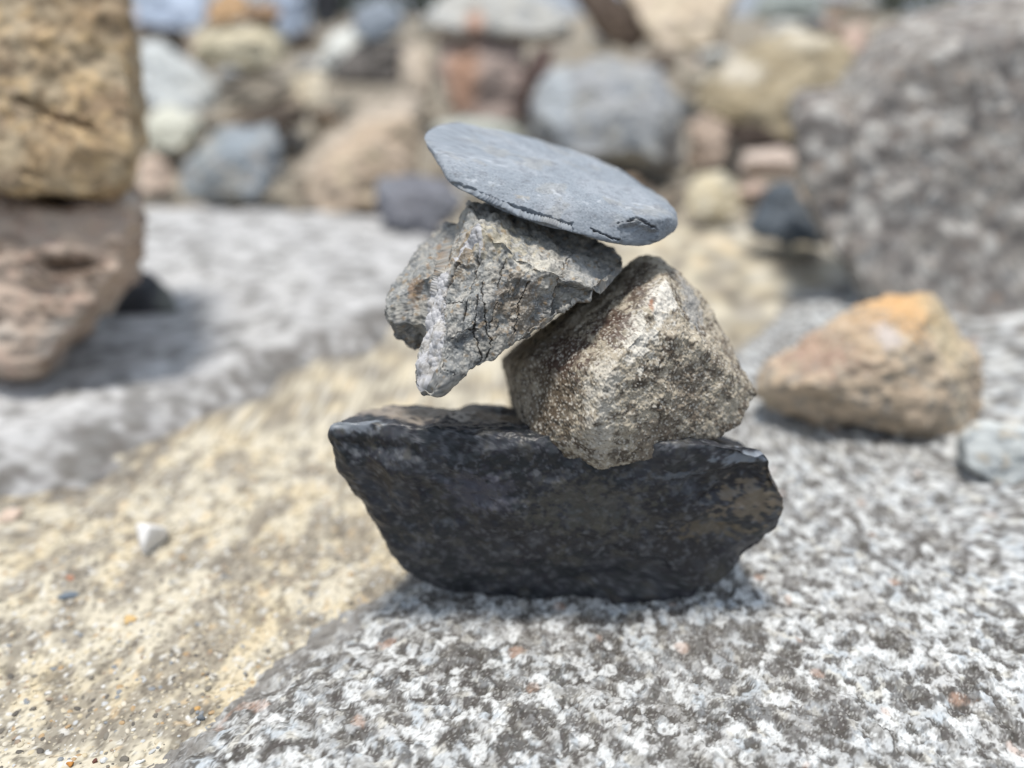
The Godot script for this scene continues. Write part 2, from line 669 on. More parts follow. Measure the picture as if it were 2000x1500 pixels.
# ---------------------------------------------------------------- the cairn
func build_cairn() -> void:
	stone("base_stone", "large dark charcoal slate stone at the bottom of the cairn", "stone",
		[[Vector3(-42.5, 51.5, -153.3), Vector3(-40.3, 53.1, -155.1), Vector3(-27.1, 53.4, -152.0), Vector3(-15.7, 52.0, -150.3), Vector3(0.0, 50.6, -149.1), Vector3(16.8, 50.0, -148.8), Vector3(33.7, 49.6, -149.2), Vector3(45.1, 49.1, -149.5), Vector3(55.5, 47.2, -150.3), Vector3(62.4, 35.4, -151.6), Vector3(63.8, 25.0, -152.5), Vector3(56.8, 11.2, -155.1), Vector3(46.9, -0.4, -156.5), Vector3(32.7, -1.9, -156.9), Vector3(-5.2, -0.3, -157.1), Vector3(-22.1, 2.7, -157.3), Vector3(-28.7, 9.9, -156.7), Vector3(-36.7, 28.1, -156.1), Vector3(-41.5, 41.8, -153.4), Vector3(-37.9, 47.5, -171.3), Vector3(-28.8, 45.9, -178.2), Vector3(-13.3, 44.4, -180.8), Vector3(1.3, 41.3, -182.7), Vector3(27.3, 38.5, -183.7), Vector3(55.8, 38.8, -172.9), Vector3(58.4, 42.8, -161.5), Vector3(-23.8, 41.0, -147.0), Vector3(7.0, 30.1, -147.1), Vector3(36.3, 31.2, -148.6), Vector3(-23.1, 0.4, -196.3), Vector3(54.0, 0.4, -196.3), Vector3(-5.9, -14.2, -178.8), Vector3(36.9, -14.2, -178.8)]],
		{"n": 150, "sharp": 46.0, "swell": 1.022, "look": stone_look(0.44, 0.5), "base": C("2b2d34", 0.9), "relief": [[FRACTAL, 26.0, 1.6], [CELLS, 22.0, 1.5, Vector3(1, 1.4, 1)], [RIDGED, 15.0, 0.7], [FRACTAL, 6.0, 0.4], [FRACTAL, 1.3, 0.10]],
		"insets": [[[Vector3(-39.7, 49.1, -153.4), Vector3(-22.7, 49.9, -151.5), Vector3(-17.1, 44.9, -149.3), Vector3(-6.9, 41.2, -148.8), Vector3(-1.7, 33.8, -148.7), Vector3(-8.3, 25.7, -149.5), Vector3(-26.9, 21.6, -153.2), Vector3(-33.9, 30.0, -154.7)], 3.0, 1.3], [[Vector3(0.0, 15.9, -152.8), Vector3(24.5, 20.5, -152.7), Vector3(40.8, 15.9, -152.8), Vector3(38.9, 0.9, -156.0), Vector3(1.3, 2.1, -156.5)], 4.0, 1.5], [[Vector3(34.3, 39.7, -148.1), Vector3(47.8, 43.3, -148.6), Vector3(56.0, 43.8, -149.9), Vector3(58.5, 36.0, -150.8), Vector3(44.5, 31.7, -148.9)], 2.0, 1.4]],
		"scoops": [[[Vector3(16.9, 199.8, -216.1)][0] + Vector3(0, 0, 0), Vector3(126, 126, 900)]],
		"layers": [
			[FRACTAL, 30.0, 0.0, 0.4, C("26262a", 1.0), 0.8],
			[FRACTAL, 13.0, 0.05, 0.4, C("43454c", 1.0), 0.6],
			[FRACTAL, 9.0, 0.2, 0.45, C("5f5b4e", 1.0), 0.35],
			[FRACTAL, 4.0, 0.12, 0.4, C("1f1f22", 1.0), 0.6],
			[FRACTAL, 4.0, 0.2, 0.45, C("74777c", 1.0), 0.35],
			[RIDGED, 22.0, 0.86, 0.95, C("8f9298", 1.0), 0.45],
			[FRACTAL, 2.6, 0.26, 0.45, C("83868c", 1.0), 0.28],
			[PATCH, [Vector3(55.5, 32.4, -151.0)][0], Vector3(8, 6, 12), C("8c7d66", 1.0), 0.55, 1.5],
			[PATCH, [Vector3(51.4, 44.5, -150.0)][0], Vector3(7, 1.6, 6), C("8d97a3", 1.0), 0.7, 0.8],
			[PATCH, [Vector3(37.8, 40.5, -148.9)][0], Vector3(9, 1.2, 6), C("69727d", 1.0), 0.6, 0.9],
			[PATCH, [Vector3(-36.4, 51.8, -152.6)][0], Vector3(7, 1.6, 6), C("8f98a2", 1.0), 0.6, 0.7],  # highlight on the left rim, painted into the colour
			[PATCH, [Vector3(17.4, 32.5, -147.7)][0], Vector3(14, 8, 12), C("5f5c50", 1.0), 0.45, 1.3],
			[PATCH, [Vector3(-8.0, 36.9, -147.2)][0], Vector3(9, 6, 12), C("565661", 1.0), 0.6, 0.7],
			[PATCH, [Vector3(48.1, 24.5, -151.2)][0], Vector3(9, 3, 9), C("7d6f54", 1.0), 0.45, 1.4],
			[PATCH, [Vector3(-27.5, 47.8, -169.2)][0], Vector3(14, 3, 14), C("9c9184", 1.0), 0.8, 0.6],  # top surface: its lit look is painted in by these paler patches
			[PATCH, [Vector3(-8.8, 46.4, -170.7)][0], Vector3(16, 3.5, 14), C("958a7c", 1.0), 0.8, 0.6],
			[PATCH, [Vector3(-12.5, 47.8, -169.2)][0], Vector3(3, 2, 8), C("c8c4be", 1.0), 0.6, 1.2],
			[PATCH, [Vector3(56.0, 42.2, -163.4)][0], Vector3(7, 3, 8), C("7a7166", 1.0), 0.7, 0.6],
		]})
	var cap := [Vector3(-16.7, 106.9, -179.1), Vector3(-7.9, 102.5, -172.8), Vector3(4.4, 99.0, -169.0), Vector3(16.6, 96.4, -166.7), Vector3(27.6, 94.9, -166.1), Vector3(36.2, 94.4, -170.2), Vector3(37.8, 92.0, -172.5), Vector3(-21.2, 109.5, -187.9), Vector3(-20.7, 110.8, -198.3), Vector3(-17.0, 110.9, -207.1), Vector3(-9.5, 109.7, -214.3), Vector3(2.8, 106.8, -219.6), Vector3(18.4, 102.2, -220.8), Vector3(30.7, 97.5, -215.4), Vector3(38.4, 93.8, -201.7), Vector3(39.2, 92.2, -183.5), Vector3(-13.0, 101.2, -171.6), Vector3(0.0, 95.8, -165.9), Vector3(11.0, 92.7, -164.0), Vector3(22.0, 90.4, -163.5), Vector3(31.2, 88.8, -166.6), Vector3(36.3, 89.7, -171.4), Vector3(-13.5, 104.2, -210.7), Vector3(14.2, 95.1, -217.6), Vector3(32.7, 89.0, -206.1), Vector3(-20.7, 107.8, -186.0), Vector3(34.1, 89.1, -169.0), Vector3(38.7, 89.8, -177.0), Vector3(26.8, 89.1, -165.7)]
	stone("capstone", "flat blue grey slate disc lying tilted on top of the cairn", "stone", [cap],
		{"n": 130, "sharp": 30.0, "swell": 1.022, "rough": 0.7, "base": C("939da8", 0.8), "relief": [[FRACTAL, 22.0, 0.8], [FRACTAL, 6.0, 0.16, Vector3(1, 1.6, 1)], [FRACTAL, 1.2, 0.07], [RIDGED, 12.0, 0.10]],
		"cracks": [[[Vector3(-8.3, 100.4, -169.6), Vector3(-2.8, 98.7, -168.3), Vector3(0.0, 97.8, -167.4)], 0.4, 0.6], [[Vector3(17.0, 93.4, -163.8), Vector3(19.7, 92.3, -163.3), Vector3(23.0, 91.2, -163.3)], 0.5, 0.8], [[Vector3(22.8, 94.7, -164.3), Vector3(26.9, 95.6, -165.3), Vector3(29.6, 94.6, -164.8), Vector3(32.0, 93.5, -165.5)], 0.4, 0.5]],
		"insets": [[[Vector3(22.5, 94.0, -164.6), Vector3(26.9, 95.3, -165.1), Vector3(32.2, 93.2, -165.3), Vector3(31.6, 88.7, -164.4), Vector3(23.0, 89.1, -162.4)], 1.2, 1.0], [[Vector3(-14.5, 102.9, -171.8), Vector3(-7.8, 100.8, -169.8), Vector3(0.0, 98.2, -167.5), Vector3(6.6, 96.5, -166.2), Vector3(13.2, 94.4, -164.7), Vector3(13.2, 91.0, -163.2), Vector3(0.0, 93.7, -165.6), Vector3(-13.4, 98.9, -170.1)], 0.6, 1.5]],
		"layers": [
			[FRACTAL, 18.0, -0.1, 0.4, C("a6aeb8", 0.8), 0.7],
			[FRACTAL, 12.0, 0.18, 0.45, C("a5a196", 0.8), 0.35],
			[FRACTAL, 4.0, 0.1, 0.45, C("7b8089", 0.8), 0.5],
			[RIDGED, 14.0, 0.72, 0.9, C("d3dae2", 0.85), 0.4],
			[SIMPLEX, 0.55, 0.2, 0.75, C("c2cad2", 0.8), 0.4],
			[SIMPLEX, 0.7, 0.4, 0.8, C("565b63", 0.8), 0.5],
			[PATCH, [Vector3(2.2, 99.3, -167.5)][0], Vector3(2.0, 0.8, 3), C("b8ac94", 0.8), 0.4, 0.9],
			[CRACKS, C("2e2d2e"), 0.8],
		]})
	var wedge := [Vector3(-11.2, 97.7, -180.5), Vector3(-4.8, 96.0, -183.0), Vector3(9.8, 92.9, -184.9), Vector3(22.0, 87.3, -182.4), Vector3(27.0, 84.3, -176.7), Vector3(27.1, 82.5, -173.7), Vector3(20.5, 82.0, -158.2), Vector3(13.9, 84.4, -155.4), Vector3(11.3, 76.5, -154.1), Vector3(1.1, 70.4, -151.9), Vector3(-7.6, 66.2, -149.5), Vector3(-12.9, 63.3, -147.1), Vector3(-18.0, 61.1, -146.1), Vector3(-20.3, 61.3, -147.3), Vector3(-21.9, 63.7, -149.5), Vector3(-21.1, 68.9, -153.4), Vector3(-19.8, 74.2, -158.0), Vector3(-14.6, 86.5, -162.3), Vector3(-8.2, 94.5, -163.7), Vector3(-5.9, 94.6, -161.6), Vector3(-1.6, 92.1, -158.3), Vector3(5.3, 87.9, -154.7), Vector3(-10.1, 81.6, -153.0), Vector3(-13.9, 71.3, -147.4), Vector3(-16.5, 63.0, -145.3), Vector3(-7.1, 85.6, -215.6), Vector3(19.9, 78.1, -211.1), Vector3(13.6, 66.5, -196.1), Vector3(-13.6, 60.3, -193.4), Vector3(-19.9, 66.9, -190.8)]
	var lobe := [Vector3(-14.2, 91.1, -186.3), Vector3(-20.7, 87.4, -179.2), Vector3(-26.1, 82.7, -172.7), Vector3(-28.8, 78.0, -166.2), Vector3(-29.6, 75.2, -163.9), Vector3(-29.5, 72.7, -163.3), Vector3(-27.7, 69.2, -164.5), Vector3(-24.9, 64.1, -165.5), Vector3(-22.0, 62.6, -165.9), Vector3(-17.8, 64.1, -165.5), Vector3(-22.6, 80.5, -164.0), Vector3(-16.8, 85.1, -163.9), Vector3(-22.7, 71.9, -161.3), Vector3(-18.5, 72.6, -159.4), Vector3(-20.0, 83.0, -214.4), Vector3(-30.4, 69.4, -200.7), Vector3(-27.7, 58.0, -195.6), Vector3(-14.3, 62.1, -205.1)]
	stone("wedge_stone", "cracked grey wedge shaped stone with a white streak, leaning under the slate disc", "stone", [wedge, lobe],
		{"n": 184, "sharp": 70.0, "swell": 1.022, "base": C("9a9c9a", 0.85), "relief": [[FRACTAL, 18.0, 0.8], [CELLS, 14.0, 2.4, Vector3(1.9, 0.7, 1.2)], [RIDGED, 12.0, 0.7, Vector3(1.7, 0.6, 1)], [FRACTAL, 4.5, 0.7], [RIDGED, 6.0, 0.2, Vector3(1.6, 0.6, 1)], [FRACTAL, 1.1, 0.12]],
		"cracks": [
			[[Vector3(-7.2, 82.6, -153.3), Vector3(-7.6, 79.5, -151.4), Vector3(-7.6, 75.2, -149.4), Vector3(-6.8, 72.2, -149.0), Vector3(-6.1, 69.1, -148.7), Vector3(-5.7, 67.5, -149.0)], 0.24, 0.72],
			[[Vector3(-6.7, 84.7, -154.5), Vector3(-6.3, 82.1, -152.8), Vector3(-5.6, 79.5, -151.2), Vector3(-5.2, 76.8, -150.2), Vector3(-4.9, 74.7, -149.8), Vector3(-3.9, 73.1, -149.7), Vector3(-4.5, 70.8, -149.2), Vector3(-5.5, 67.6, -149.1)], 0.22, 0.60],
			[[Vector3(-3.0, 80.9, -151.7), Vector3(-3.8, 77.5, -150.6), Vector3(-4.5, 75.0, -149.9)], 0.18, 0.48],
			[[Vector3(3.8, 84.7, -153.7), Vector3(2.1, 80.4, -152.4), Vector3(1.3, 76.4, -151.4), Vector3(0.7, 74.0, -150.9)], 0.26, 0.60],
			[[Vector3(-8.5, 89.3, -158.9), Vector3(-9.2, 85.5, -155.9), Vector3(-9.7, 83.2, -154.2), Vector3(-10.2, 80.4, -152.3), Vector3(-10.6, 77.5, -150.6)], 0.32, 0.78],
			[[Vector3(-12.8, 87.4, -161.5), Vector3(-14.0, 84.9, -160.3), Vector3(-15.0, 81.9, -158.5), Vector3(-15.2, 79.6, -156.7), Vector3(-15.4, 77.4, -154.8)], 0.29, 0.72],
			[[Vector3(-14.9, 79.8, -156.5), Vector3(-12.9, 80.2, -154.7), Vector3(-11.0, 81.0, -153.4)], 0.18, 0.36],
			[[Vector3(-14.2, 73.4, -149.7), Vector3(-11.8, 75.2, -149.4), Vector3(-9.7, 75.6, -149.4), Vector3(-6.9, 75.4, -149.6)], 0.23, 0.48],
			[[Vector3(-14.8, 69.7, -147.2), Vector3(-13.9, 67.9, -146.7), Vector3(-11.6, 66.6, -146.9), Vector3(-8.7, 65.6, -148.3), Vector3(-6.9, 66.8, -148.7)], 0.20, 0.42],
			[[Vector3(14.4, 87.9, -169.2), Vector3(11.9, 87.3, -162.7), Vector3(11.2, 85.9, -156.4), Vector3(10.0, 84.6, -154.8), Vector3(9.4, 81.3, -153.9), Vector3(8.9, 77.5, -153.5)], 0.19, 0.54],
			[[Vector3(18.4, 86.5, -170.3), Vector3(20.3, 85.5, -169.7), Vector3(20.9, 84.4, -166.7)], 0.18, 0.36],
			[[Vector3(-1.6, 89.3, -156.6), Vector3(-2.6, 86.5, -155.0), Vector3(-3.4, 83.7, -153.4)], 0.18, 0.30]],
		"insets": [
			[[Vector3(-12.7, 87.2, -161.2), Vector3(-8.8, 88.3, -158.3), Vector3(-9.7, 83.2, -154.2), Vector3(-11.0, 81.0, -153.4), Vector3(-14.9, 79.8, -156.5), Vector3(-14.0, 84.9, -160.3)], 0.9, 1.1],
			[[Vector3(-14.2, 73.4, -149.7), Vector3(-9.7, 75.6, -149.4), Vector3(-6.6, 75.2, -149.6), Vector3(-5.4, 68.2, -148.9), Vector3(-10.6, 69.5, -147.7)], 3.0, 0.9],
			[[Vector3(9.6, 84.2, -154.6), Vector3(13.3, 84.0, -155.2), Vector3(19.7, 82.1, -154.3), Vector3(11.2, 76.2, -152.3), Vector3(8.6, 75.9, -153.3)], 1.4, 2.4],
			[[Vector3(-3.0, 81.4, -152.0), Vector3(-1.1, 87.0, -155.1), Vector3(4.2, 84.2, -153.7), Vector3(2.1, 79.7, -152.2), Vector3(0.9, 74.5, -151.0), Vector3(-4.0, 74.3, -149.9)], 1.8, 1.8],
			[[Vector3(5.8, 83.6, -153.8), Vector3(9.0, 83.4, -154.3), Vector3(8.4, 77.0, -153.3), Vector3(3.2, 74.2, -151.6)], 1.5, 0.8]],
		"vein": [
			[[Vector3(-14.5, 85.8, -161.6), Vector3(-17.3, 82.2, -164.1), Vector3(-18.8, 80.1, -160.7), Vector3(-19.6, 74.2, -157.5), Vector3(-21.2, 68.1, -152.6), Vector3(-22.0, 64.0, -148.7), Vector3(-20.3, 61.2, -147.1), Vector3(-17.6, 65.8, -147.4), Vector3(-16.4, 69.2, -148.3), Vector3(-15.4, 72.2, -149.8), Vector3(-15.1, 75.8, -152.9), Vector3(-15.5, 77.4, -154.9), Vector3(-15.0, 80.7, -157.4)], 0.7, 0.3],
			[[Vector3(-10.4, 91.9, -163.9), Vector3(-8.2, 94.4, -163.6), Vector3(-6.7, 94.7, -163.0), Vector3(-6.4, 91.8, -159.6), Vector3(-7.5, 89.0, -157.8), Vector3(-8.1, 91.5, -160.8), Vector3(-10.9, 90.1, -162.2), Vector3(-13.2, 87.4, -161.8), Vector3(-14.2, 87.5, -163.7)], 1.0, 0.3]],
		"vein_name": "white_vein", "vein_base": C("c2c2c5", 0.82), "vein_layers": [[FRACTAL, 6.0, 0.0, 0.4, C("b9b4ab"), 0.7], [FRACTAL, 2.0, 0.12, 0.4, C("8d867c"), 0.6], [SIMPLEX, 0.6, 0.3, 0.8, C("f2f2f2"), 0.5], [CRACKS, C("6b4f38"), 0.9]],
		"layers": [
			[FRACTAL, 16.0, -0.1, 0.35, C("aca89e", 0.85), 0.8],
			[FRACTAL, 9.0, 0.02, 0.35, C("7f8285", 0.85), 0.7],
			[FRACTAL, 4.0, 0.08, 0.35, C("bfbab0", 0.85), 0.6],
			[FRACTAL, 3.0, 0.16, 0.4, C("5d5e5e", 0.85), 0.6],
			[PATCH, [Vector3(6.3, 87.4, -154.8)][0], Vector3(9, 1.8, 7), C("d9d3c4", 0.85), 0.75, 1.0],  # chalky ridge, with a highlight painted over it here and in the next patch
			[PATCH, [Vector3(-3.7, 92.0, -158.9)][0], Vector3(6, 3, 7), C("d6cfbd", 0.85), 0.7, 1.1],
			[PATCH, [Vector3(16.7, 85.3, -163.3)][0], Vector3(6, 4, 7), C("a9abab", 0.85), 0.6, 1.0],
			[PATCH, [Vector3(1.1, 79.7, -152.0)][0], Vector3(5, 7, 9), C("927d62", 0.8), 0.5, 1.4],
			[PATCH, [Vector3(0.0, 91.8, -159.7)][0], Vector3(10, 3, 9), C("b3a98f", 0.8), 0.6, 1.1],
			[PATCH, [Vector3(-10.9, 89.2, -161.3)][0], Vector3(3, 5, 6), C("a58f70", 0.8), 0.6, 1.1],
			[PATCH, [Vector3(-17.0, 87.5, -167.2)][0], Vector3(3, 3.5, 9), C("a5835c", 0.8), 0.6, 1.3],
			[PATCH, [Vector3(-21.2, 79.4, -163.6)][0], Vector3(2, 3, 8), C("a3805c", 0.8), 0.6, 1.1],
			[SIMPLEX, 0.9, 0.35, 0.8, C("d6d2c8", 0.8), 0.6],
			[SIMPLEX, 0.75, 0.35, 0.8, C("454442", 0.8), 0.45],
			[SIMPLEX, 2.6, 0.6, 0.85, C("a8895c", 0.8), 0.5],
			[CRACKS, C("4a3d30"), 0.7],
		]})
	var block := [Vector3(29.2, 81.2, -184.1), Vector3(33.3, 81.8, -187.6), Vector3(36.5, 81.4, -184.2), Vector3(43.0, 76.7, -184.3), Vector3(48.4, 70.3, -180.3), Vector3(52.6, 62.8, -173.7), Vector3(55.7, 56.5, -167.6), Vector3(57.0, 54.6, -164.6), Vector3(54.4, 52.6, -160.4), Vector3(51.5, 49.6, -156.9), Vector3(44.0, 47.4, -153.7), Vector3(33.0, 45.6, -149.6), Vector3(21.4, 44.2, -147.3), Vector3(11.4, 45.2, -149.4), Vector3(6.0, 47.4, -152.6), Vector3(4.0, 50.5, -156.2), Vector3(1.2, 58.1, -162.9), Vector3(-2.7, 53.2, -189.1), Vector3(0.7, 37.9, -183.4), Vector3(3.5, 63.0, -163.9), Vector3(21.1, 71.5, -161.7), Vector3(32.2, 80.9, -162.0), Vector3(33.4, 81.7, -161.9), Vector3(27.5, 74.9, -152.8), Vector3(19.6, 66.8, -145.9), Vector3(17.1, 56.9, -143.2), Vector3(19.0, 48.4, -145.4), Vector3(36.1, 73.1, -154.7), Vector3(48.0, 62.7, -158.3), Vector3(21.4, 62.1, -205.1), Vector3(35.9, 72.3, -210.8), Vector3(51.5, 59.5, -204.0), Vector3(56.4, 39.9, -192.0), Vector3(21.1, 29.6, -187.4)]
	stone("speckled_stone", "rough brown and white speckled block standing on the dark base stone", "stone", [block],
		{"n": 160, "sharp": 140.0, "swell": 1.004, "base": C("aba08d", 0.92), "relief": [[FRACTAL, 16.0, 0.9], [FRACTAL, 5.0, 0.6], [FRACTAL, 1.5, 0.26], [SIMPLEX, 0.8, 0.10]],
		"layers": [
			[FRACTAL, 12.0, -0.1, 0.35, C("bdb29e", 0.9), 0.8],
			[FRACTAL, 9.0, 0.06, 0.32, C("4a3f35", 0.85), 0.75],
			[FRACTAL, 4.5, 0.04, 0.32, C("564a3e", 0.85), 0.75],
			[FRACTAL, 2.4, 0.08, 0.35, C("c0b59f", 0.85), 0.8],
			[FRACTAL, 22.0, 0.05, 0.35, C("75685a", 0.85), 0.6],
			[PATCH, [Vector3(9.0, 56.0, -152.5)][0], Vector3(8, 14, 9), C("5f5140", 0.85), 0.75, 1.2],  # left face darkened here for the shade it lies in
			[PATCH, [Vector3(32.0, 79.6, -159.3)][0], Vector3(5, 6, 7), C("e4dfd4", 0.9), 0.9, 0.9],
			[PATCH, [Vector3(26.4, 74.0, -152.3)][0], Vector3(4.5, 7, 7), C("e4dfd3", 0.9), 0.85, 1.0],
			[PATCH, [Vector3(19.1, 65.2, -145.6)][0], Vector3(4, 7, 7), C("d6d0c2", 0.85), 0.7, 1.2],
			[PATCH, [Vector3(18.9, 53.9, -144.2)][0], Vector3(3, 6, 7), C("cfc8ba", 0.85), 0.6, 1.2],
			[PATCH, [Vector3(41.3, 75.1, -169.7)][0], Vector3(4, 6, 12), C("a5a6a6", 0.85), 0.7, 0.8],
			[PATCH, [Vector3(21.8, 73.3, -159.0)][0], Vector3(5, 3.5, 7), C("5a443a", 0.85), 0.8, 1.1],  # three patches: reddish rock, deepened for the shade below the wedge stone
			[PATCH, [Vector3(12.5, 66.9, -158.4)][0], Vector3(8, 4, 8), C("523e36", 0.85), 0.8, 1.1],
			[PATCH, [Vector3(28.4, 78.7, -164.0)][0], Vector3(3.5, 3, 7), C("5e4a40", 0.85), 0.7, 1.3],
			[PATCH, [Vector3(29.8, 77.9, -157.4)][0], Vector3(0.7, 1.2, 3), C("b87a50", 0.85), 0.6, 1.0],
			[SIMPLEX, 1.0, 0.3, 0.75, C("e2dccf", 0.85), 0.7],
			[SIMPLEX, 0.8, 0.35, 0.75, C("2f2822", 0.85), 0.5],
		]})


# ---------------------------------------------------------------- larger stones round the cairn
func build_neighbours() -> void:
	var tan_layers := [
		[FRACTAL, 60.0, -0.2, 0.4, C("b3946a"), 0.8],
		[FRACTAL, 25.0, 0.0, 0.4, C("947c62"), 0.7],
		[FRACTAL, 12.0, 0.05, 0.4, C("d8b988"), 0.7],
		[FRACTAL, 9.0, 0.12, 0.4, C("6f5c40"), 0.6],
		[SIMPLEX, 4.0, 0.4, 0.8, C("c8b89c"), 0.5],
	]
	stone("tan_block", "large tan sandstone block cut off by the left edge, topmost of the left stack", "stone",
		[[Vector3(-228.4, 162.9, -362.7), Vector3(-161.7, 162.9, -362.7), Vector3(-156.0, 137.8, -351.6), Vector3(-153.1, 112.7, -340.4), Vector3(-153.5, 95.3, -332.6), Vector3(-156.0, 80.8, -326.2), Vector3(-163.9, 71.7, -322.2), Vector3(-175.5, 69.8, -321.3), Vector3(-198.8, 73.7, -323.0), Vector3(-228.4, 77.9, -324.9), Vector3(-199.4, 151.7, -320.5), Vector3(-145.9, 151.7, -320.5), Vector3(-141.3, 131.5, -311.5), Vector3(-138.9, 111.3, -302.6), Vector3(-139.2, 97.3, -296.3), Vector3(-141.3, 85.7, -291.2), Vector3(-147.6, 78.4, -287.9), Vector3(-156.9, 76.9, -287.2), Vector3(-175.6, 80.0, -288.6), Vector3(-199.4, 83.4, -290.1), Vector3(-254.3, 161.8, -410.6), Vector3(-186.0, 161.8, -410.6), Vector3(-180.2, 136.1, -399.2), Vector3(-177.1, 110.3, -387.7), Vector3(-177.6, 92.5, -379.8), Vector3(-180.2, 77.6, -373.2), Vector3(-188.2, 68.3, -369.0), Vector3(-200.1, 66.4, -368.1), Vector3(-224.0, 70.3, -369.9), Vector3(-254.3, 74.7, -371.8)]],
		{"n": 80, "sharp": 16.0, "base": C("c0ad8e"), "relief": [[FRACTAL, 50.0, 5.0], [RIDGED, 30.0, 1.4], [FRACTAL, 12.0, 1.2], [FRACTAL, 4.0, 0.3]], "layers": tan_layers,
		"cracks": [[[Vector3(-180.3, 110.2, -302.1), Vector3(-170.9, 105.1, -299.8), Vector3(-154.8, 100.7, -297.8)], 2.2, 4.0], [[Vector3(-179.4, 86.1, -291.3), Vector3(-174.7, 83.5, -290.2)], 1.5, 2.0]]})
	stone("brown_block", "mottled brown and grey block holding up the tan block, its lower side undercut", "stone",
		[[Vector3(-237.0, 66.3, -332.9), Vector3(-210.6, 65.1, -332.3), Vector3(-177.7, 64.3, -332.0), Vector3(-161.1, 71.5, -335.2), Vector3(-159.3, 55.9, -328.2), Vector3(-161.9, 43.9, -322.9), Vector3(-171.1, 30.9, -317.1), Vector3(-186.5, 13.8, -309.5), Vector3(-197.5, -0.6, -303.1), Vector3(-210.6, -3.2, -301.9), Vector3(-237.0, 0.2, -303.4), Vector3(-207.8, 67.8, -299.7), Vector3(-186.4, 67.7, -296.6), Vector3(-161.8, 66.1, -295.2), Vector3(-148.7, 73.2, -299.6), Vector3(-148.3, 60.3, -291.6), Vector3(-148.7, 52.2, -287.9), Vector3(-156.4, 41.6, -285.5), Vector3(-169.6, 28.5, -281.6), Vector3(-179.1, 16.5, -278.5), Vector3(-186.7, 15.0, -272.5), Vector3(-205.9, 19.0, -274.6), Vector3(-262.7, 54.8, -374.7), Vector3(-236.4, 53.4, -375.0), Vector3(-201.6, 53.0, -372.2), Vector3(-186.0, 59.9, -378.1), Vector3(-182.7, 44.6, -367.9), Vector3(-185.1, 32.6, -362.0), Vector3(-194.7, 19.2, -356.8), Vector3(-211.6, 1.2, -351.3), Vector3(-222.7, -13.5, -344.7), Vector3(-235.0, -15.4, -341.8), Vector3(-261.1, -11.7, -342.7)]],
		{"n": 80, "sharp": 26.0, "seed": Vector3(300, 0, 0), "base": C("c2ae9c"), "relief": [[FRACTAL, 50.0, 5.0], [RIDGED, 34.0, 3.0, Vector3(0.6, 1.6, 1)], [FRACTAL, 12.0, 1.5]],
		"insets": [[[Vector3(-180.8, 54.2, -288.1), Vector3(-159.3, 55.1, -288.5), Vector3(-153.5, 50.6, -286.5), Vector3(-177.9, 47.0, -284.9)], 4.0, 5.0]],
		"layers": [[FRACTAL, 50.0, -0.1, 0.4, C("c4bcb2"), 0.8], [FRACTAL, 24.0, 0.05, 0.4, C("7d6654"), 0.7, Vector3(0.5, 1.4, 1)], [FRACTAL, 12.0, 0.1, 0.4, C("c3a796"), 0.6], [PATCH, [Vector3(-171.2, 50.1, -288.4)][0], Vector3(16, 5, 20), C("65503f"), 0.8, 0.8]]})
	stone("dark_pebble", "small blackish stone tucked in the shade right of the left stack", "stone",
		[[Vector3(-213.4, 0.5, -381.4), Vector3(-209.4, 9.5, -385.4), Vector3(-201.4, 19.2, -389.8), Vector3(-189.4, 20.5, -390.3), Vector3(-178.7, 13.1, -387.0), Vector3(-172.8, 3.4, -382.7), Vector3(-174.7, -0.5, -381.0), Vector3(-197.4, -2.0, -380.3), Vector3(-199.5, 3.5, -376.3), Vector3(-197.8, 8.6, -376.3), Vector3(-194.4, 11.8, -381.9), Vector3(-186.6, 14.6, -378.4), Vector3(-180.7, 10.5, -378.7), Vector3(-177.9, 3.9, -377.9), Vector3(-179.9, 3.8, -374.0), Vector3(-190.9, 2.4, -372.8), Vector3(-211.7, 1.0, -389.2), Vector3(-208.5, 7.9, -392.0), Vector3(-202.2, 15.4, -395.0), Vector3(-193.1, 16.3, -395.6), Vector3(-185.7, 10.3, -394.6), Vector3(-181.5, 2.6, -391.9), Vector3(-183.2, -0.6, -391.2), Vector3(-199.9, -1.2, -389.3)]],
		{"n": 30, "sharp": 14.0, "base": C("4a4c52"), "relief": [[FRACTAL, 20.0, 2.0]], "layers": [[FRACTAL, 14.0, 0.0, 0.4, C("6b6c70"), 0.6], [PATCH, [Vector3(-174.7, 11.3, -379.5)][0], Vector3(9, 14, 30), C("85887f"), 0.7, 0.5]]})
	var grey_layers := [
		[FRACTAL, 60.0, -0.2, 0.4, C("888380"), 0.7],
		[FRACTAL, 24.0, -0.02, 0.28, C("716c69"), 0.75],
		[FRACTAL, 18.0, 0.08, 0.32, C("cecbc5"), 0.8],
		[FRACTAL, 9.0, 0.14, 0.36, C("5b5755"), 0.45],
		[FRACTAL, 6.0, 0.16, 0.4, C("6a6562"), 0.6],
		[SIMPLEX, 14.0, 0.5, 0.8, C("d8d5ce"), 0.8],
		[SIMPLEX, 14.0, 0.62, 0.85, C("54555c"), 0.7],
		[SIMPLEX, 8.0, 0.66, 0.85, C("a58468"), 0.5],
	]
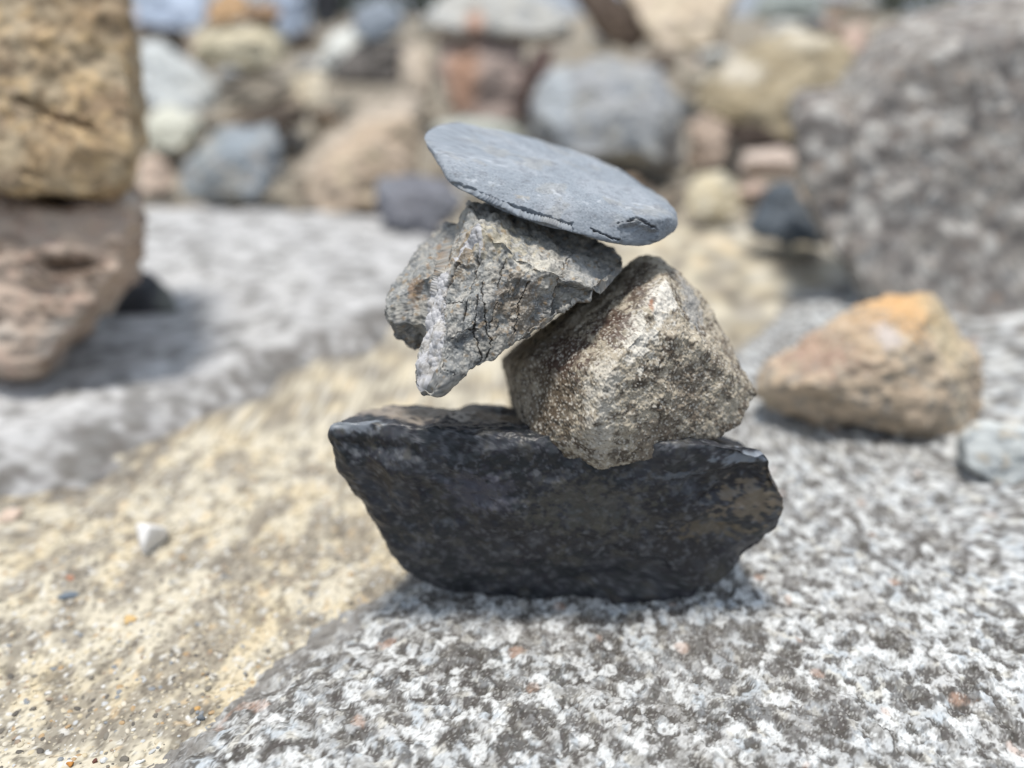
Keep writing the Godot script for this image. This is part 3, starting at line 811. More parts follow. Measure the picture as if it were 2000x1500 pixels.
	stone("granite_block", "big grey speckled granite block filling the upper right corner", "stone",
		[[Vector3(189.8, 103.0, -476.2), Vector3(201.6, 123.3, -485.2), Vector3(216.5, 136.9, -491.3), Vector3(237.2, 145.0, -494.9), Vector3(266.9, 150.4, -497.3), Vector3(332.1, 162.6, -502.7), Vector3(332.1, -37.9, -413.5), Vector3(284.7, -27.0, -418.3), Vector3(252.1, -14.8, -423.7), Vector3(219.4, -3.2, -428.9), Vector3(195.7, 5.5, -432.8), Vector3(180.9, 35.3, -446.0), Vector3(181.3, 88.5, -421.1), Vector3(190.8, 104.7, -427.8), Vector3(201.6, 117.5, -432.7), Vector3(218.7, 123.8, -435.4), Vector3(242.7, 129.1, -436.6), Vector3(299.2, 139.8, -444.3), Vector3(296.2, -24.8, -371.8), Vector3(258.9, -17.9, -374.5), Vector3(232.2, -8.5, -378.8), Vector3(204.8, 0.5, -382.6), Vector3(185.1, 7.9, -386.2), Vector3(173.4, 33.2, -397.5), Vector3(219.6, 101.1, -539.8), Vector3(231.1, 122.3, -547.2), Vector3(246.5, 136.3, -553.4), Vector3(269.3, 144.8, -559.8), Vector3(300.1, 150.5, -562.2), Vector3(368.2, 163.2, -567.9), Vector3(366.4, -44.9, -472.7), Vector3(317.8, -34.0, -478.5), Vector3(283.9, -21.3, -484.2), Vector3(249.8, -9.1, -489.1), Vector3(225.7, -0.4, -494.4), Vector3(209.8, 30.8, -507.0)],
		[Vector3(160.1, 93.5, -472.0), Vector3(167.5, 101.7, -475.6), Vector3(189.8, 103.6, -476.4), Vector3(213.5, 84.0, -467.7), Vector3(213.5, 8.2, -434.0), Vector3(189.8, 16.3, -437.6), Vector3(177.9, 35.3, -446.0), Vector3(166.1, 63.7, -458.7), Vector3(148.6, 87.6, -425.8), Vector3(155.0, 93.7, -427.9), Vector3(173.4, 96.3, -429.3), Vector3(193.7, 79.6, -423.1), Vector3(192.8, 17.4, -394.9), Vector3(173.4, 23.1, -397.0), Vector3(164.0, 38.9, -405.1), Vector3(154.2, 62.6, -415.2), Vector3(180.9, 88.6, -524.8), Vector3(188.5, 96.7, -528.9), Vector3(210.6, 98.6, -529.1), Vector3(235.2, 78.9, -522.3), Vector3(234.7, 3.0, -487.4), Vector3(211.3, 10.9, -492.0), Vector3(199.2, 30.0, -500.1), Vector3(187.5, 58.5, -513.2)]],
		{"n": 90, "sharp": 60.0, "base": C("9b968f"), "relief": [[FRACTAL, 60.0, 5.0], [FRACTAL, 20.0, 2.0], [FRACTAL, 7.0, 0.8], [FRACTAL, 2.5, 0.3]], "layers": grey_layers,
		"seed": Vector3(0, 0, 900)})
	stone("orange_topped_stone", "brown pyramid shaped stone with an orange stained tip, resting right of the cairn", "stone",
		[[Vector3(89.6, 10.2, -261.9), Vector3(93.4, 17.8, -265.3), Vector3(107.2, 26.5, -269.2), Vector3(132.1, 40.5, -275.4), Vector3(139.8, 44.0, -277.0), Vector3(155.1, 44.0, -277.0), Vector3(162.8, 39.1, -274.8), Vector3(172.9, 25.1, -268.6), Vector3(174.6, 11.1, -262.3), Vector3(171.8, -2.9, -256.1), Vector3(159.3, -10.9, -252.5), Vector3(145.5, -8.5, -253.6), Vector3(122.6, -2.5, -256.2), Vector3(101.5, 3.6, -259.0), Vector3(102.3, 22.0, -242.5), Vector3(109.6, 25.2, -246.5), Vector3(114.2, 29.1, -252.2), Vector3(129.1, 37.2, -256.2), Vector3(133.3, 37.9, -256.2), Vector3(139.8, 38.6, -253.2), Vector3(141.7, 35.4, -250.3), Vector3(146.9, 29.0, -247.4), Vector3(152.3, 21.5, -244.6), Vector3(150.1, 13.3, -242.7), Vector3(141.7, 10.0, -238.2), Vector3(134.2, 12.9, -241.3), Vector3(121.3, 13.1, -241.1), Vector3(112.2, 18.3, -243.1), Vector3(107.4, 1.9, -284.0), Vector3(111.9, 7.1, -290.1), Vector3(123.0, 15.6, -291.1), Vector3(145.5, 27.1, -298.4), Vector3(149.9, 31.7, -295.3), Vector3(163.6, 31.4, -296.2), Vector3(169.7, 27.5, -293.5), Vector3(181.4, 13.5, -292.8), Vector3(181.5, 2.2, -285.3), Vector3(179.6, -10.4, -280.8), Vector3(167.3, -16.1, -275.3), Vector3(156.6, -15.1, -278.3), Vector3(136.1, -9.4, -279.6), Vector3(119.2, -5.7, -285.2)]],
		{"n": 80, "sharp": 45.0, "base": C("cbb59a"), "relief": [[FRACTAL, 30.0, 3.0], [RIDGED, 20.0, 1.2, Vector3(0.6, 1.2, 1)], [FRACTAL, 8.0, 1.2], [FRACTAL, 3.0, 0.3]],
		"layers": [[FRACTAL, 30.0, -0.1, 0.4, C("cbbba2"), 0.8], [FRACTAL, 14.0, 0.05, 0.42, C("8f8373"), 0.75, Vector3(0.6, 1.3, 1)], [FRACTAL, 8.0, 0.1, 0.4, C("8c8c88"), 0.6],
			[PATCH, [Vector3(141.6, 42.1, -271.7)][0], Vector3(16, 11, 24), C("e6b472"), 0.8, 1.0], [PATCH, [Vector3(125.7, 38.2, -254.7)][0], Vector3(12, 9, 18), C("cfae88"), 0.5, 1.2], [PATCH, [Vector3(102.4, 28.2, -255.7)][0], Vector3(20, 6, 20), C("b4917f"), 0.7, 1.1], [PATCH, [Vector3(158.2, 33.1, -263.4)][0], Vector3(12, 16, 20), C("c9b994"), 0.6, 1.0], [PATCH, [Vector3(131.0, 36.5, -251.7)][0], Vector3(5, 4, 9), C("cfc8c8"), 0.7, 1.0]]})
	stone("flat_grey_stone", "flat pale grey stone cut off by the right edge, below the orange tipped stone", "stone",
		[[Vector3(148.6, 9.1, -228.6), Vector3(153.9, 14.4, -231.0), Vector3(169.8, 12.8, -230.3), Vector3(192.1, 9.4, -228.7), Vector3(192.1, -23.5, -214.1), Vector3(171.5, -12.9, -218.8), Vector3(159.5, -4.4, -222.6), Vector3(150.6, 0.3, -224.7), Vector3(145.9, 12.2, -220.1), Vector3(150.3, 16.6, -222.1), Vector3(163.6, 15.3, -221.5), Vector3(182.1, 12.4, -220.2), Vector3(182.1, -14.9, -208.1), Vector3(165.0, -6.1, -212.0), Vector3(155.0, 1.0, -215.1), Vector3(147.6, 4.9, -216.9), Vector3(160.2, 1.4, -238.0), Vector3(164.4, 5.6, -239.8), Vector3(176.9, 4.3, -239.3), Vector3(194.3, 1.6, -238.1), Vector3(194.3, -24.2, -226.6), Vector3(178.2, -15.8, -230.3), Vector3(168.8, -9.2, -233.3), Vector3(161.8, -5.5, -234.9)]],
		{"n": 62, "sharp": 60.0, "base": C("cfd4d3"), "relief": [[FRACTAL, 20.0, 2.0], [FRACTAL, 6.0, 0.5]], "layers": [[FRACTAL, 20.0, 0.0, 0.4, C("b4b9b8"), 0.7], [FRACTAL, 9.0, 0.15, 0.4, C("c4b8a4"), 0.7]]})


# ---------------------------------------------------------------- blurred stones behind
var anchors := []


func far_stone(called: String, label: String, outline: Array, base: String, second: String, third := "", o := {}) -> MeshInstance3D:
	var layers := [[FRACTAL, 70.0, -0.1, 0.4, C(second), 0.85], [FRACTAL, 28.0, 0.1, 0.42, C(third if third else base), 0.7]]
	layers.append_array(o.get("marks", []))
	var box := AABB(outline[0], Vector3.ZERO)
	for p: Vector3 in outline: box = box.expand(p)
	var k := minf(box.size.x, box.size.y) / 100.0
	var d := {"n": 28, "sharp": 60.0, "base": C(base), "relief": [[FRACTAL, 60.0 * k, 9.0 * k], [CELLS, 90.0 * k, 8.0 * k], [RIDGED, 50.0 * k, 3.0 * k], [FRACTAL, 18.0 * k, 1.6 * k]], "layers": layers, "seed": Vector3(outline[0].x * 3.0, 0, 0)}
	d.merge(o, true)
	var s := stone(called, label, "stone", [outline], d)
	anchors.append([s, called.replace("_", " ")])
	return s


func build_rubble() -> void:
	far_stone("triangular_stone", "dark blue grey triangular stone beside the granite block", [Vector3(161.6, 8.1, -537.0), Vector3(168.8, 27.8, -545.8), Vector3(182.5, 42.2, -552.2), Vector3(196.8, 41.5, -551.9), Vector3(211.9, 24.5, -544.3), Vector3(224.1, 1.5, -534.1), Vector3(219.1, -3.4, -531.9), Vector3(194.0, -1.8, -532.6), Vector3(168.8, 3.1, -534.8), Vector3(167.0, 7.9, -526.2), Vector3(172.3, 19.4, -529.1), Vector3(181.3, 25.0, -535.2), Vector3(187.2, 23.9, -532.5), Vector3(195.3, 18.1, -527.0), Vector3(196.6, 8.0, -519.4), Vector3(195.4, 5.5, -522.9), Vector3(186.1, 4.2, -523.7), Vector3(171.5, 7.9, -518.4), Vector3(175.5, 7.3, -558.7), Vector3(180.3, 23.0, -563.1), Vector3(189.3, 35.0, -563.3), Vector3(201.8, 33.8, -567.2), Vector3(213.1, 20.8, -560.3), Vector3(222.7, 3.0, -552.8), Vector3(218.5, -0.6, -550.3), Vector3(200.1, -0.0, -553.7), Vector3(180.7, 3.7, -555.8)], "5d6772", "6f7a85", "8b949c")
	far_stone("yellow_stone", "small pale yellow rounded stone left of the dark triangular stone", [Vector3(139.0, 3.1, -626.8), Vector3(139.0, 20.2, -634.4), Vector3(151.5, 33.5, -640.3), Vector3(170.2, 35.4, -641.1), Vector3(184.7, 24.0, -636.1), Vector3(188.8, 8.8, -629.3), Vector3(178.5, -0.7, -625.1), Vector3(153.6, -2.6, -624.3), Vector3(147.7, 6.7, -615.5), Vector3(148.1, 14.8, -623.6), Vector3(151.5, 26.7, -626.5), Vector3(163.3, 24.3, -621.0), Vector3(174.1, 17.3, -625.1), Vector3(173.3, 9.5, -617.5), Vector3(170.8, 1.7, -612.2), Vector3(152.9, -0.5, -612.5), Vector3(147.5, 5.4, -639.4), Vector3(148.3, 17.9, -648.7), Vector3(157.0, 28.6, -649.6), Vector3(172.7, 29.2, -655.9), Vector3(183.0, 20.9, -648.9), Vector3(187.4, 8.6, -647.7), Vector3(178.4, 1.9, -641.1), Vector3(158.8, 1.0, -638.1)], "ddd0b0", "d8c498", "dcd6c4")
	far_stone("round_grey_stone", "dark grey rounded stone behind the left end of the slate disc", [Vector3(-103.4, 19.0, -576.5), Vector3(-101.5, 32.9, -582.7), Vector3(-91.2, 39.1, -585.4), Vector3(-64.6, 40.5, -586.1), Vector3(-43.7, 36.4, -584.2), Vector3(-36.1, 19.0, -576.5), Vector3(-43.7, 5.1, -570.3), Vector3(-60.8, -3.2, -566.6), Vector3(-83.6, -3.2, -566.6), Vector3(-96.9, 2.7, -569.2), Vector3(-87.8, 17.2, -556.8), Vector3(-93.3, 26.4, -568.2), Vector3(-80.8, 27.3, -565.0), Vector3(-65.1, 31.8, -565.3), Vector3(-56.8, 24.8, -564.9), Vector3(-42.9, 15.9, -563.2), Vector3(-49.7, 5.9, -557.5), Vector3(-61.7, 0.3, -550.3), Vector3(-77.0, 4.0, -553.2), Vector3(-86.5, 6.2, -553.2), Vector3(-98.6, 17.3, -594.4), Vector3(-96.6, 28.5, -595.9), Vector3(-89.5, 32.5, -603.3), Vector3(-68.1, 34.6, -597.2), Vector3(-52.6, 30.4, -602.1), Vector3(-46.8, 16.8, -596.6), Vector3(-52.1, 7.5, -585.1), Vector3(-65.7, -0.1, -587.4), Vector3(-83.0, 0.5, -584.9), Vector3(-93.3, 5.1, -586.8)], "7d7f88", "8f929c", "6b6c72")
	far_stone("tan_dome_stone", "smooth tan dome shaped stone left of the slate disc", [Vector3(-180.9, 5.0, -667.2), Vector3(-175.6, 29.9, -678.3), Vector3(-153.7, 53.9, -689.0), Vector3(-127.3, 70.8, -696.5), Vector3(-92.2, 74.8, -698.3), Vector3(-81.2, 68.0, -695.2), Vector3(-74.6, 41.9, -683.6), Vector3(-71.1, 1.0, -665.4), Vector3(-105.4, -5.0, -662.7), Vector3(-166.8, -3.8, -663.3), Vector3(-169.1, 5.5, -649.9), Vector3(-160.1, 28.1, -650.4), Vector3(-134.7, 42.4, -654.8), Vector3(-120.8, 55.8, -660.2), Vector3(-90.2, 68.4, -664.3), Vector3(-82.3, 60.7, -675.5), Vector3(-89.4, 35.7, -657.1), Vector3(-87.1, 12.4, -639.3), Vector3(-106.6, 1.2, -646.4), Vector3(-158.3, -3.0, -635.9), Vector3(-171.9, 10.2, -693.6), Vector3(-168.8, 28.9, -706.3), Vector3(-152.7, 47.1, -719.2), Vector3(-132.9, 59.9, -730.1), Vector3(-104.8, 63.3, -729.1), Vector3(-94.8, 59.0, -715.8), Vector3(-90.3, 38.1, -711.9), Vector3(-87.6, 6.1, -697.7), Vector3(-115.6, 0.0, -703.2), Vector3(-163.3, 1.6, -700.3)], "c8b49e", "bfaa92", "d6c4a4")
	far_stone("blue_grey_slab", "wide blue grey layered stone low behind the left stack", [Vector3(-293.9, 6.2, -689.3), Vector3(-293.0, 31.0, -700.4), Vector3(-275.8, 51.7, -709.6), Vector3(-248.7, 64.1, -715.1), Vector3(-212.5, 66.1, -716.0), Vector3(-199.9, 51.7, -709.6), Vector3(-199.0, 26.9, -698.5), Vector3(-208.0, 6.2, -689.3), Vector3(-235.1, -2.9, -685.3), Vector3(-275.8, -3.7, -684.9), Vector3(-269.6, 9.1, -667.8), Vector3(-266.6, 25.5, -674.7), Vector3(-258.0, 41.1, -677.5), Vector3(-239.3, 50.1, -683.8), Vector3(-215.8, 47.5, -679.4), Vector3(-209.7, 38.0, -679.0), Vector3(-212.5, 21.9, -681.1), Vector3(-213.0, 11.5, -662.6), Vector3(-233.7, 4.3, -672.9), Vector3(-251.3, 8.5, -663.6), Vector3(-290.4, 11.0, -714.9), Vector3(-291.8, 29.4, -728.9), Vector3(-280.0, 45.0, -740.3), Vector3(-256.6, 55.4, -738.5), Vector3(-226.7, 57.5, -733.3), Vector3(-217.7, 46.1, -731.0), Vector3(-216.4, 27.2, -720.3), Vector3(-223.4, 11.2, -713.4), Vector3(-247.8, 2.4, -720.4), Vector3(-279.1, 2.1, -718.5)], "98a2ab", "9fa4a4", "a89e90")
	far_stone("pink_stone", "small pale pink stone against the edge of the tan block", [Vector3(-347.5, 2.2, -724.6), Vector3(-347.5, 30.4, -737.2), Vector3(-332.3, 35.6, -739.5), Vector3(-313.3, 26.1, -735.3), Vector3(-308.6, 8.7, -727.5), Vector3(-322.8, 0.1, -723.7), Vector3(-336.8, 4.1, -712.5), Vector3(-335.8, 21.0, -726.2), Vector3(-325.3, 28.4, -722.0), Vector3(-317.7, 18.6, -724.1), Vector3(-314.4, 9.4, -720.2), Vector3(-318.7, 5.0, -710.6), Vector3(-348.5, 5.2, -738.9), Vector3(-349.8, 26.3, -751.4), Vector3(-336.3, 30.8, -749.0), Vector3(-323.4, 23.1, -749.3), Vector3(-319.9, 9.7, -743.8), Vector3(-329.8, 3.5, -738.4)], "dcc6b2", "d8c0ac")
	far_stone("blue_boulder", "big blue grey boulder with pale veins behind the slate disc", [Vector3(14.1, 70.2, -805.3), Vector3(25.3, 102.5, -819.7), Vector3(45.5, 117.2, -826.2), Vector3(101.1, 120.9, -827.9), Vector3(146.5, 109.4, -822.8), Vector3(166.8, 84.0, -811.4), Vector3(177.9, 42.5, -792.9), Vector3(175.3, 12.5, -779.6), Vector3(146.5, 4.6, -776.1), Vector3(75.8, 7.8, -777.5), Vector3(30.3, 28.6, -786.8), Vector3(15.2, 49.4, -796.0), Vector3(26.5, 62.7, -764.5), Vector3(35.8, 88.1, -772.1), Vector3(62.0, 87.4, -768.8), Vector3(94.6, 90.9, -784.3), Vector3(127.1, 92.8, -764.1), Vector3(142.1, 73.6, -757.7), Vector3(133.6, 47.4, -737.4), Vector3(131.5, 31.4, -726.0), Vector3(111.2, 31.9, -727.3), Vector3(77.8, 26.5, -736.7), Vector3(46.4, 36.5, -734.3), Vector3(36.5, 49.1, -746.9), Vector3(35.7, 68.0, -847.2), Vector3(45.3, 92.8, -873.7), Vector3(61.1, 104.8, -873.7), Vector3(106.6, 107.6, -884.2), Vector3(140.3, 98.9, -862.3), Vector3(158.5, 78.1, -865.2), Vector3(166.1, 45.5, -843.9), Vector3(163.1, 22.3, -828.3), Vector3(142.8, 14.1, -840.1), Vector3(86.6, 15.8, -848.0), Vector3(49.6, 33.0, -852.0), Vector3(37.3, 49.8, -859.0)], "a6a9ac", "8d939a", "b4b2a8", {"n": 44, "marks": [[RIDGED, 60.0, 0.7, 0.9, C("c8ccce"), 0.5], [PATCH, [Vector3(152.5, 31.3, -766.1)][0], Vector3(22, 26, 60), C("7f786e"), 0.8, 0.6], [PATCH, [Vector3(110.1, 29.6, -743.4)][0], Vector3(24, 10, 60), C("b7ae98"), 0.8, 0.6], [PATCH, [Vector3(41.3, 85.8, -779.4)][0], Vector3(18, 34, 60), C("b9c2c9"), 0.7, 0.5]]})
	far_stone("yellow_block", "yellowish tan block with a pale top, left of the granite block", [Vector3(192.7, 66.4, -891.2), Vector3(207.8, 94.5, -903.7), Vector3(237.4, 122.5, -916.2), Vector3(279.3, 141.4, -924.6), Vector3(312.8, 148.0, -927.5), Vector3(368.6, 142.9, -925.3), Vector3(379.8, 109.8, -910.5), Vector3(374.2, 69.0, -892.3), Vector3(357.4, 33.2, -876.4), Vector3(312.8, 24.6, -872.6), Vector3(273.7, 32.2, -876.0), Vector3(245.7, 51.1, -884.4), Vector3(202.7, 55.3, -835.5), Vector3(209.1, 76.5, -847.7), Vector3(247.1, 92.9, -874.8), Vector3(276.3, 96.8, -871.2), Vector3(293.7, 116.0, -867.7), Vector3(333.5, 106.1, -877.3), Vector3(329.5, 82.9, -855.6), Vector3(335.7, 57.6, -834.6), Vector3(311.6, 40.6, -821.3), Vector3(294.3, 27.4, -833.9), Vector3(270.4, 38.0, -840.1), Vector3(237.6, 40.5, -829.3), Vector3(230.5, 74.4, -946.2), Vector3(247.3, 95.9, -975.1), Vector3(264.4, 118.9, -960.3), Vector3(298.0, 133.8, -969.0), Vector3(324.3, 139.0, -971.1), Vector3(368.7, 135.0, -970.0), Vector3(378.8, 108.7, -961.8), Vector3(371.8, 76.7, -940.9), Vector3(361.7, 48.0, -936.2), Vector3(324.5, 41.6, -928.1), Vector3(296.7, 46.7, -940.6), Vector3(271.7, 62.4, -938.0)], "b4a68a", "978869", "c2b290", {"n": 40, "marks": [[PATCH, [Vector3(239.4, 110.7, -867.1)][0], Vector3(34, 24, 50), C("e6dfd0"), 0.85, 0.5], [PATCH, [Vector3(323.1, 135.1, -888.9)][0], Vector3(40, 14, 50), C("e4dcc8"), 0.7, 0.5]]})
	far_stone("orange_stone", "upright rusty orange and mauve stone behind the slate disc", [Vector3(-93.5, 102.1, -1000.1), Vector3(-84.9, 134.7, -1014.6), Vector3(-43.1, 147.1, -1020.1), Vector3(-24.6, 141.4, -1017.6), Vector3(19.7, 130.2, -1012.6), Vector3(28.9, 96.5, -997.6), Vector3(13.5, 43.1, -973.9), Vector3(-43.1, 36.9, -971.1), Vector3(-73.8, 48.7, -976.4), Vector3(-84.3, 90.2, -952.6), Vector3(-66.7, 110.4, -976.6), Vector3(-39.2, 123.2, -966.8), Vector3(-26.3, 115.8, -973.6), Vector3(11.0, 112.3, -978.0), Vector3(19.3, 84.9, -961.4), Vector3(5.7, 41.4, -944.8), Vector3(-37.9, 50.7, -943.1), Vector3(-65.9, 45.4, -933.0), Vector3(-81.7, 104.0, -1042.4), Vector3(-74.8, 129.4, -1051.0), Vector3(-42.4, 139.1, -1060.4), Vector3(-28.1, 134.7, -1062.0), Vector3(6.7, 125.9, -1053.3), Vector3(14.1, 99.2, -1055.3), Vector3(1.9, 58.0, -1020.5), Vector3(-42.9, 52.1, -1033.1), Vector3(-66.4, 62.2, -1025.8)], "ab9a90", "a39088", "b39f94", {"marks": [[PATCH, [Vector3(-56.2, 97.8, -959.9)][0], Vector3(22, 50, 60), C("b98f74"), 0.9, 0.7], [PATCH, [Vector3(-41.4, 141.0, -979.1)][0], Vector3(14, 16, 60), C("b99078"), 0.5, 0.7]]})
	far_stone("pale_capping_stone", "pale grey stone with a rusty spot lying on the orange stone", [Vector3(-111.8, 147.4, -1042.2), Vector3(-100.5, 170.4, -1052.4), Vector3(-75.4, 187.6, -1060.1), Vector3(0.0, 196.2, -1063.9), Vector3(50.3, 176.1, -1055.0), Vector3(79.8, 152.0, -1044.2), Vector3(75.4, 129.1, -1034.0), Vector3(25.1, 124.5, -1032.0), Vector3(-25.1, 138.3, -1038.1), Vector3(-78.5, 139.4, -1038.6), Vector3(-91.3, 146.5, -986.8), Vector3(-62.1, 161.5, -1004.2), Vector3(-62.7, 178.9, -1023.1), Vector3(-4.2, 181.6, -1014.7), Vector3(26.3, 166.3, -1007.9), Vector3(61.7, 150.1, -989.4), Vector3(42.0, 136.4, -981.6), Vector3(17.6, 128.5, -1005.1), Vector3(-21.4, 141.9, -997.5), Vector3(-62.1, 140.6, -976.7), Vector3(-92.6, 151.1, -1099.4), Vector3(-82.9, 168.9, -1097.3), Vector3(-63.5, 182.6, -1108.0), Vector3(-4.3, 190.3, -1127.6), Vector3(35.6, 173.9, -1113.3), Vector3(58.4, 154.6, -1093.7), Vector3(54.8, 136.5, -1081.4), Vector3(15.8, 133.0, -1102.5), Vector3(-24.0, 143.8, -1091.4), Vector3(-67.1, 144.9, -1109.3)], "c6c4bc", "b5b6b4", "a9adb0", {"marks": [[PATCH, [Vector3(-43.9, 151.6, -972.9)][0], Vector3(13, 20, 60), C("c89070"), 0.75, 0.5]]})
	far_stone("dark_brown_stone", "dark brown shaded stone at the top edge right of the pale capping stone", [Vector3(63.8, 203.8, -1138.5), Vector3(127.6, 203.8, -1138.5), Vector3(161.2, 170.1, -1123.4), Vector3(182.7, 130.2, -1105.7), Vector3(157.8, 115.5, -1099.1), Vector3(110.8, 133.3, -1107.1), Vector3(89.8, 172.4, -1077.1), Vector3(126.2, 174.5, -1092.3), Vector3(148.2, 155.6, -1079.5), Vector3(157.4, 132.0, -1074.5), Vector3(145.2, 117.8, -1056.7), Vector3(114.9, 132.6, -1062.7), Vector3(84.2, 198.2, -1174.5), Vector3(133.4, 198.1, -1171.7), Vector3(160.2, 172.2, -1166.3), Vector3(177.2, 141.1, -1154.2), Vector3(157.7, 129.7, -1147.7), Vector3(120.4, 143.4, -1147.7)], "5a4a3e", "51433a", "6b5a4a")
	far_stone("cream_slope_stone", "wide cream coloured stone at the top edge above the blue boulder", [Vector3(136.1, 219.5, -1189.2), Vector3(321.1, 219.5, -1189.2), Vector3(296.7, 143.0, -1155.2), Vector3(261.8, 118.8, -1144.4), Vector3(188.5, 118.8, -1144.4), Vector3(159.2, 149.4, -1158.0), Vector3(149.8, 184.5, -1127.9), Vector3(288.5, 183.3, -1136.6), Vector3(264.8, 127.6, -1087.8), Vector3(233.8, 119.4, -1090.2), Vector3(196.7, 121.8, -1077.9), Vector3(175.6, 134.0, -1077.9), Vector3(168.2, 215.8, -1254.7), Vector3(312.7, 215.2, -1245.4), Vector3(297.2, 155.2, -1234.2), Vector3(268.9, 135.8, -1223.3), Vector3(209.5, 135.8, -1217.3), Vector3(188.5, 160.4, -1243.0)], "d9c9ae", "d2bfa4", "dccab8")
	far_stone("dark_grey_stone", "dark grey stone under a blue grey one in the far rubble", [Vector3(-247.5, 80.7, -1094.6), Vector3(-230.6, 111.6, -1108.4), Vector3(-203.5, 131.5, -1117.2), Vector3(-149.2, 135.2, -1118.8), Vector3(-127.5, 111.6, -1108.4), Vector3(-134.3, 79.4, -1094.0), Vector3(-176.3, 71.4, -1090.4), Vector3(-208.4, 85.2, -1053.1), Vector3(-196.8, 100.7, -1059.6), Vector3(-188.7, 113.8, -1071.7), Vector3(-150.1, 120.0, -1061.4), Vector3(-133.5, 103.3, -1059.9), Vector3(-146.9, 83.3, -1049.5), Vector3(-171.6, 80.5, -1050.8), Vector3(-239.2, 87.1, -1137.0), Vector3(-227.8, 111.0, -1156.8), Vector3(-204.9, 126.5, -1154.4), Vector3(-164.4, 129.4, -1167.4), Vector3(-147.5, 110.9, -1160.1), Vector3(-154.3, 85.2, -1160.1), Vector3(-186.3, 79.2, -1148.9)], "6b6662", "5e5955", "8a8682")
	far_stone("blue_grey_cobble", "blue grey cobble balanced on the dark grey stone at the top edge", [Vector3(-213.6, 141.4, -1121.6), Vector3(-208.9, 170.5, -1134.6), Vector3(-176.3, 184.8, -1140.9), Vector3(-142.4, 170.5, -1134.6), Vector3(-137.7, 144.5, -1123.0), Vector3(-162.8, 130.2, -1116.6), Vector3(-200.1, 130.2, -1116.6), Vector3(-195.8, 137.9, -1078.7), Vector3(-193.0, 157.4, -1098.8), Vector3(-171.3, 167.0, -1099.2), Vector3(-154.1, 155.2, -1095.8), Vector3(-152.3, 141.7, -1094.6), Vector3(-163.5, 132.5, -1085.1), Vector3(-187.5, 129.3, -1075.7), Vector3(-213.1, 147.0, -1170.8), Vector3(-209.7, 169.8, -1182.7), Vector3(-184.3, 180.9, -1187.9), Vector3(-157.4, 169.7, -1180.1), Vector3(-152.5, 149.2, -1162.2), Vector3(-171.0, 138.1, -1151.1), Vector3(-202.4, 138.3, -1166.0)], "8f99a5", "84909c")
	far_stone("white_stone", "bright white stone left of the dark grey stone in the far rubble", [Vector3(-276.5, 97.4, -1167.7), Vector3(-258.5, 136.8, -1185.2), Vector3(-229.8, 153.2, -1192.5), Vector3(-202.5, 143.4, -1188.2), Vector3(-199.6, 117.1, -1176.5), Vector3(-229.8, 89.6, -1164.2), Vector3(-265.7, 85.6, -1162.5), Vector3(-258.1, 95.3, -1125.8), Vector3(-244.0, 124.6, -1134.3), Vector3(-225.9, 135.0, -1153.8), Vector3(-209.0, 127.4, -1157.1), Vector3(-206.2, 109.9, -1133.5), Vector3(-223.6, 89.3, -1123.7), Vector3(-249.9, 87.2, -1124.4), Vector3(-274.7, 104.2, -1206.0), Vector3(-264.3, 134.6, -1235.8), Vector3(-240.1, 147.3, -1232.7), Vector3(-220.9, 139.8, -1240.7), Vector3(-217.9, 119.2, -1227.2), Vector3(-241.7, 97.7, -1219.0), Vector3(-270.5, 94.5, -1220.4)], "e0e2dc", "d9dcd8")
	far_stone("cairn_foot_slab", "grey brown slab at the foot of the far left cairn", [Vector3(-344.1, 40.0, -945.1), Vector3(-337.5, 58.0, -953.1), Vector3(-287.2, 71.2, -959.0), Vector3(-244.1, 73.9, -960.2), Vector3(-237.6, 56.4, -952.4), Vector3(-256.1, 40.0, -945.1), Vector3(-299.2, 32.9, -941.9), Vector3(-308.0, 40.8, -910.5), Vector3(-305.5, 50.7, -915.5), Vector3(-273.8, 62.7, -909.6), Vector3(-247.6, 61.1, -902.8), Vector3(-246.6, 50.8, -902.3), Vector3(-261.5, 42.4, -907.3), Vector3(-282.8, 34.1, -898.2), Vector3(-344.1, 42.1, -989.0), Vector3(-342.9, 55.3, -1007.1), Vector3(-302.2, 65.9, -1008.7), Vector3(-265.4, 68.7, -999.0), Vector3(-262.2, 54.5, -1000.3), Vector3(-278.8, 41.0, -1001.8), Vector3(-312.8, 35.4, -998.7)], "a0917e", "8f8272", "b3a48e")
	far_stone("cairn_brown_slab", "brown grey slab second from the foot of the far left cairn", [Vector3(-349.0, 68.6, -963.3), Vector3(-339.4, 91.7, -973.6), Vector3(-300.9, 103.8, -979.0), Vector3(-263.6, 92.8, -974.1), Vector3(-253.9, 72.5, -965.0), Vector3(-300.9, 58.7, -958.9), Vector3(-321.3, 70.8, -937.2), Vector3(-306.7, 84.6, -924.4), Vector3(-287.2, 94.4, -929.6), Vector3(-262.6, 87.2, -934.6), Vector3(-255.9, 73.5, -918.8), Vector3(-287.0, 62.1, -914.5), Vector3(-353.3, 70.4, -1011.8), Vector3(-346.5, 88.5, -1022.2), Vector3(-316.5, 98.0, -1027.5), Vector3(-283.2, 89.9, -1009.7), Vector3(-281.1, 73.0, -1022.3), Vector3(-318.2, 62.1, -1017.3)], "9a9080", "8a8072", "aaa498")
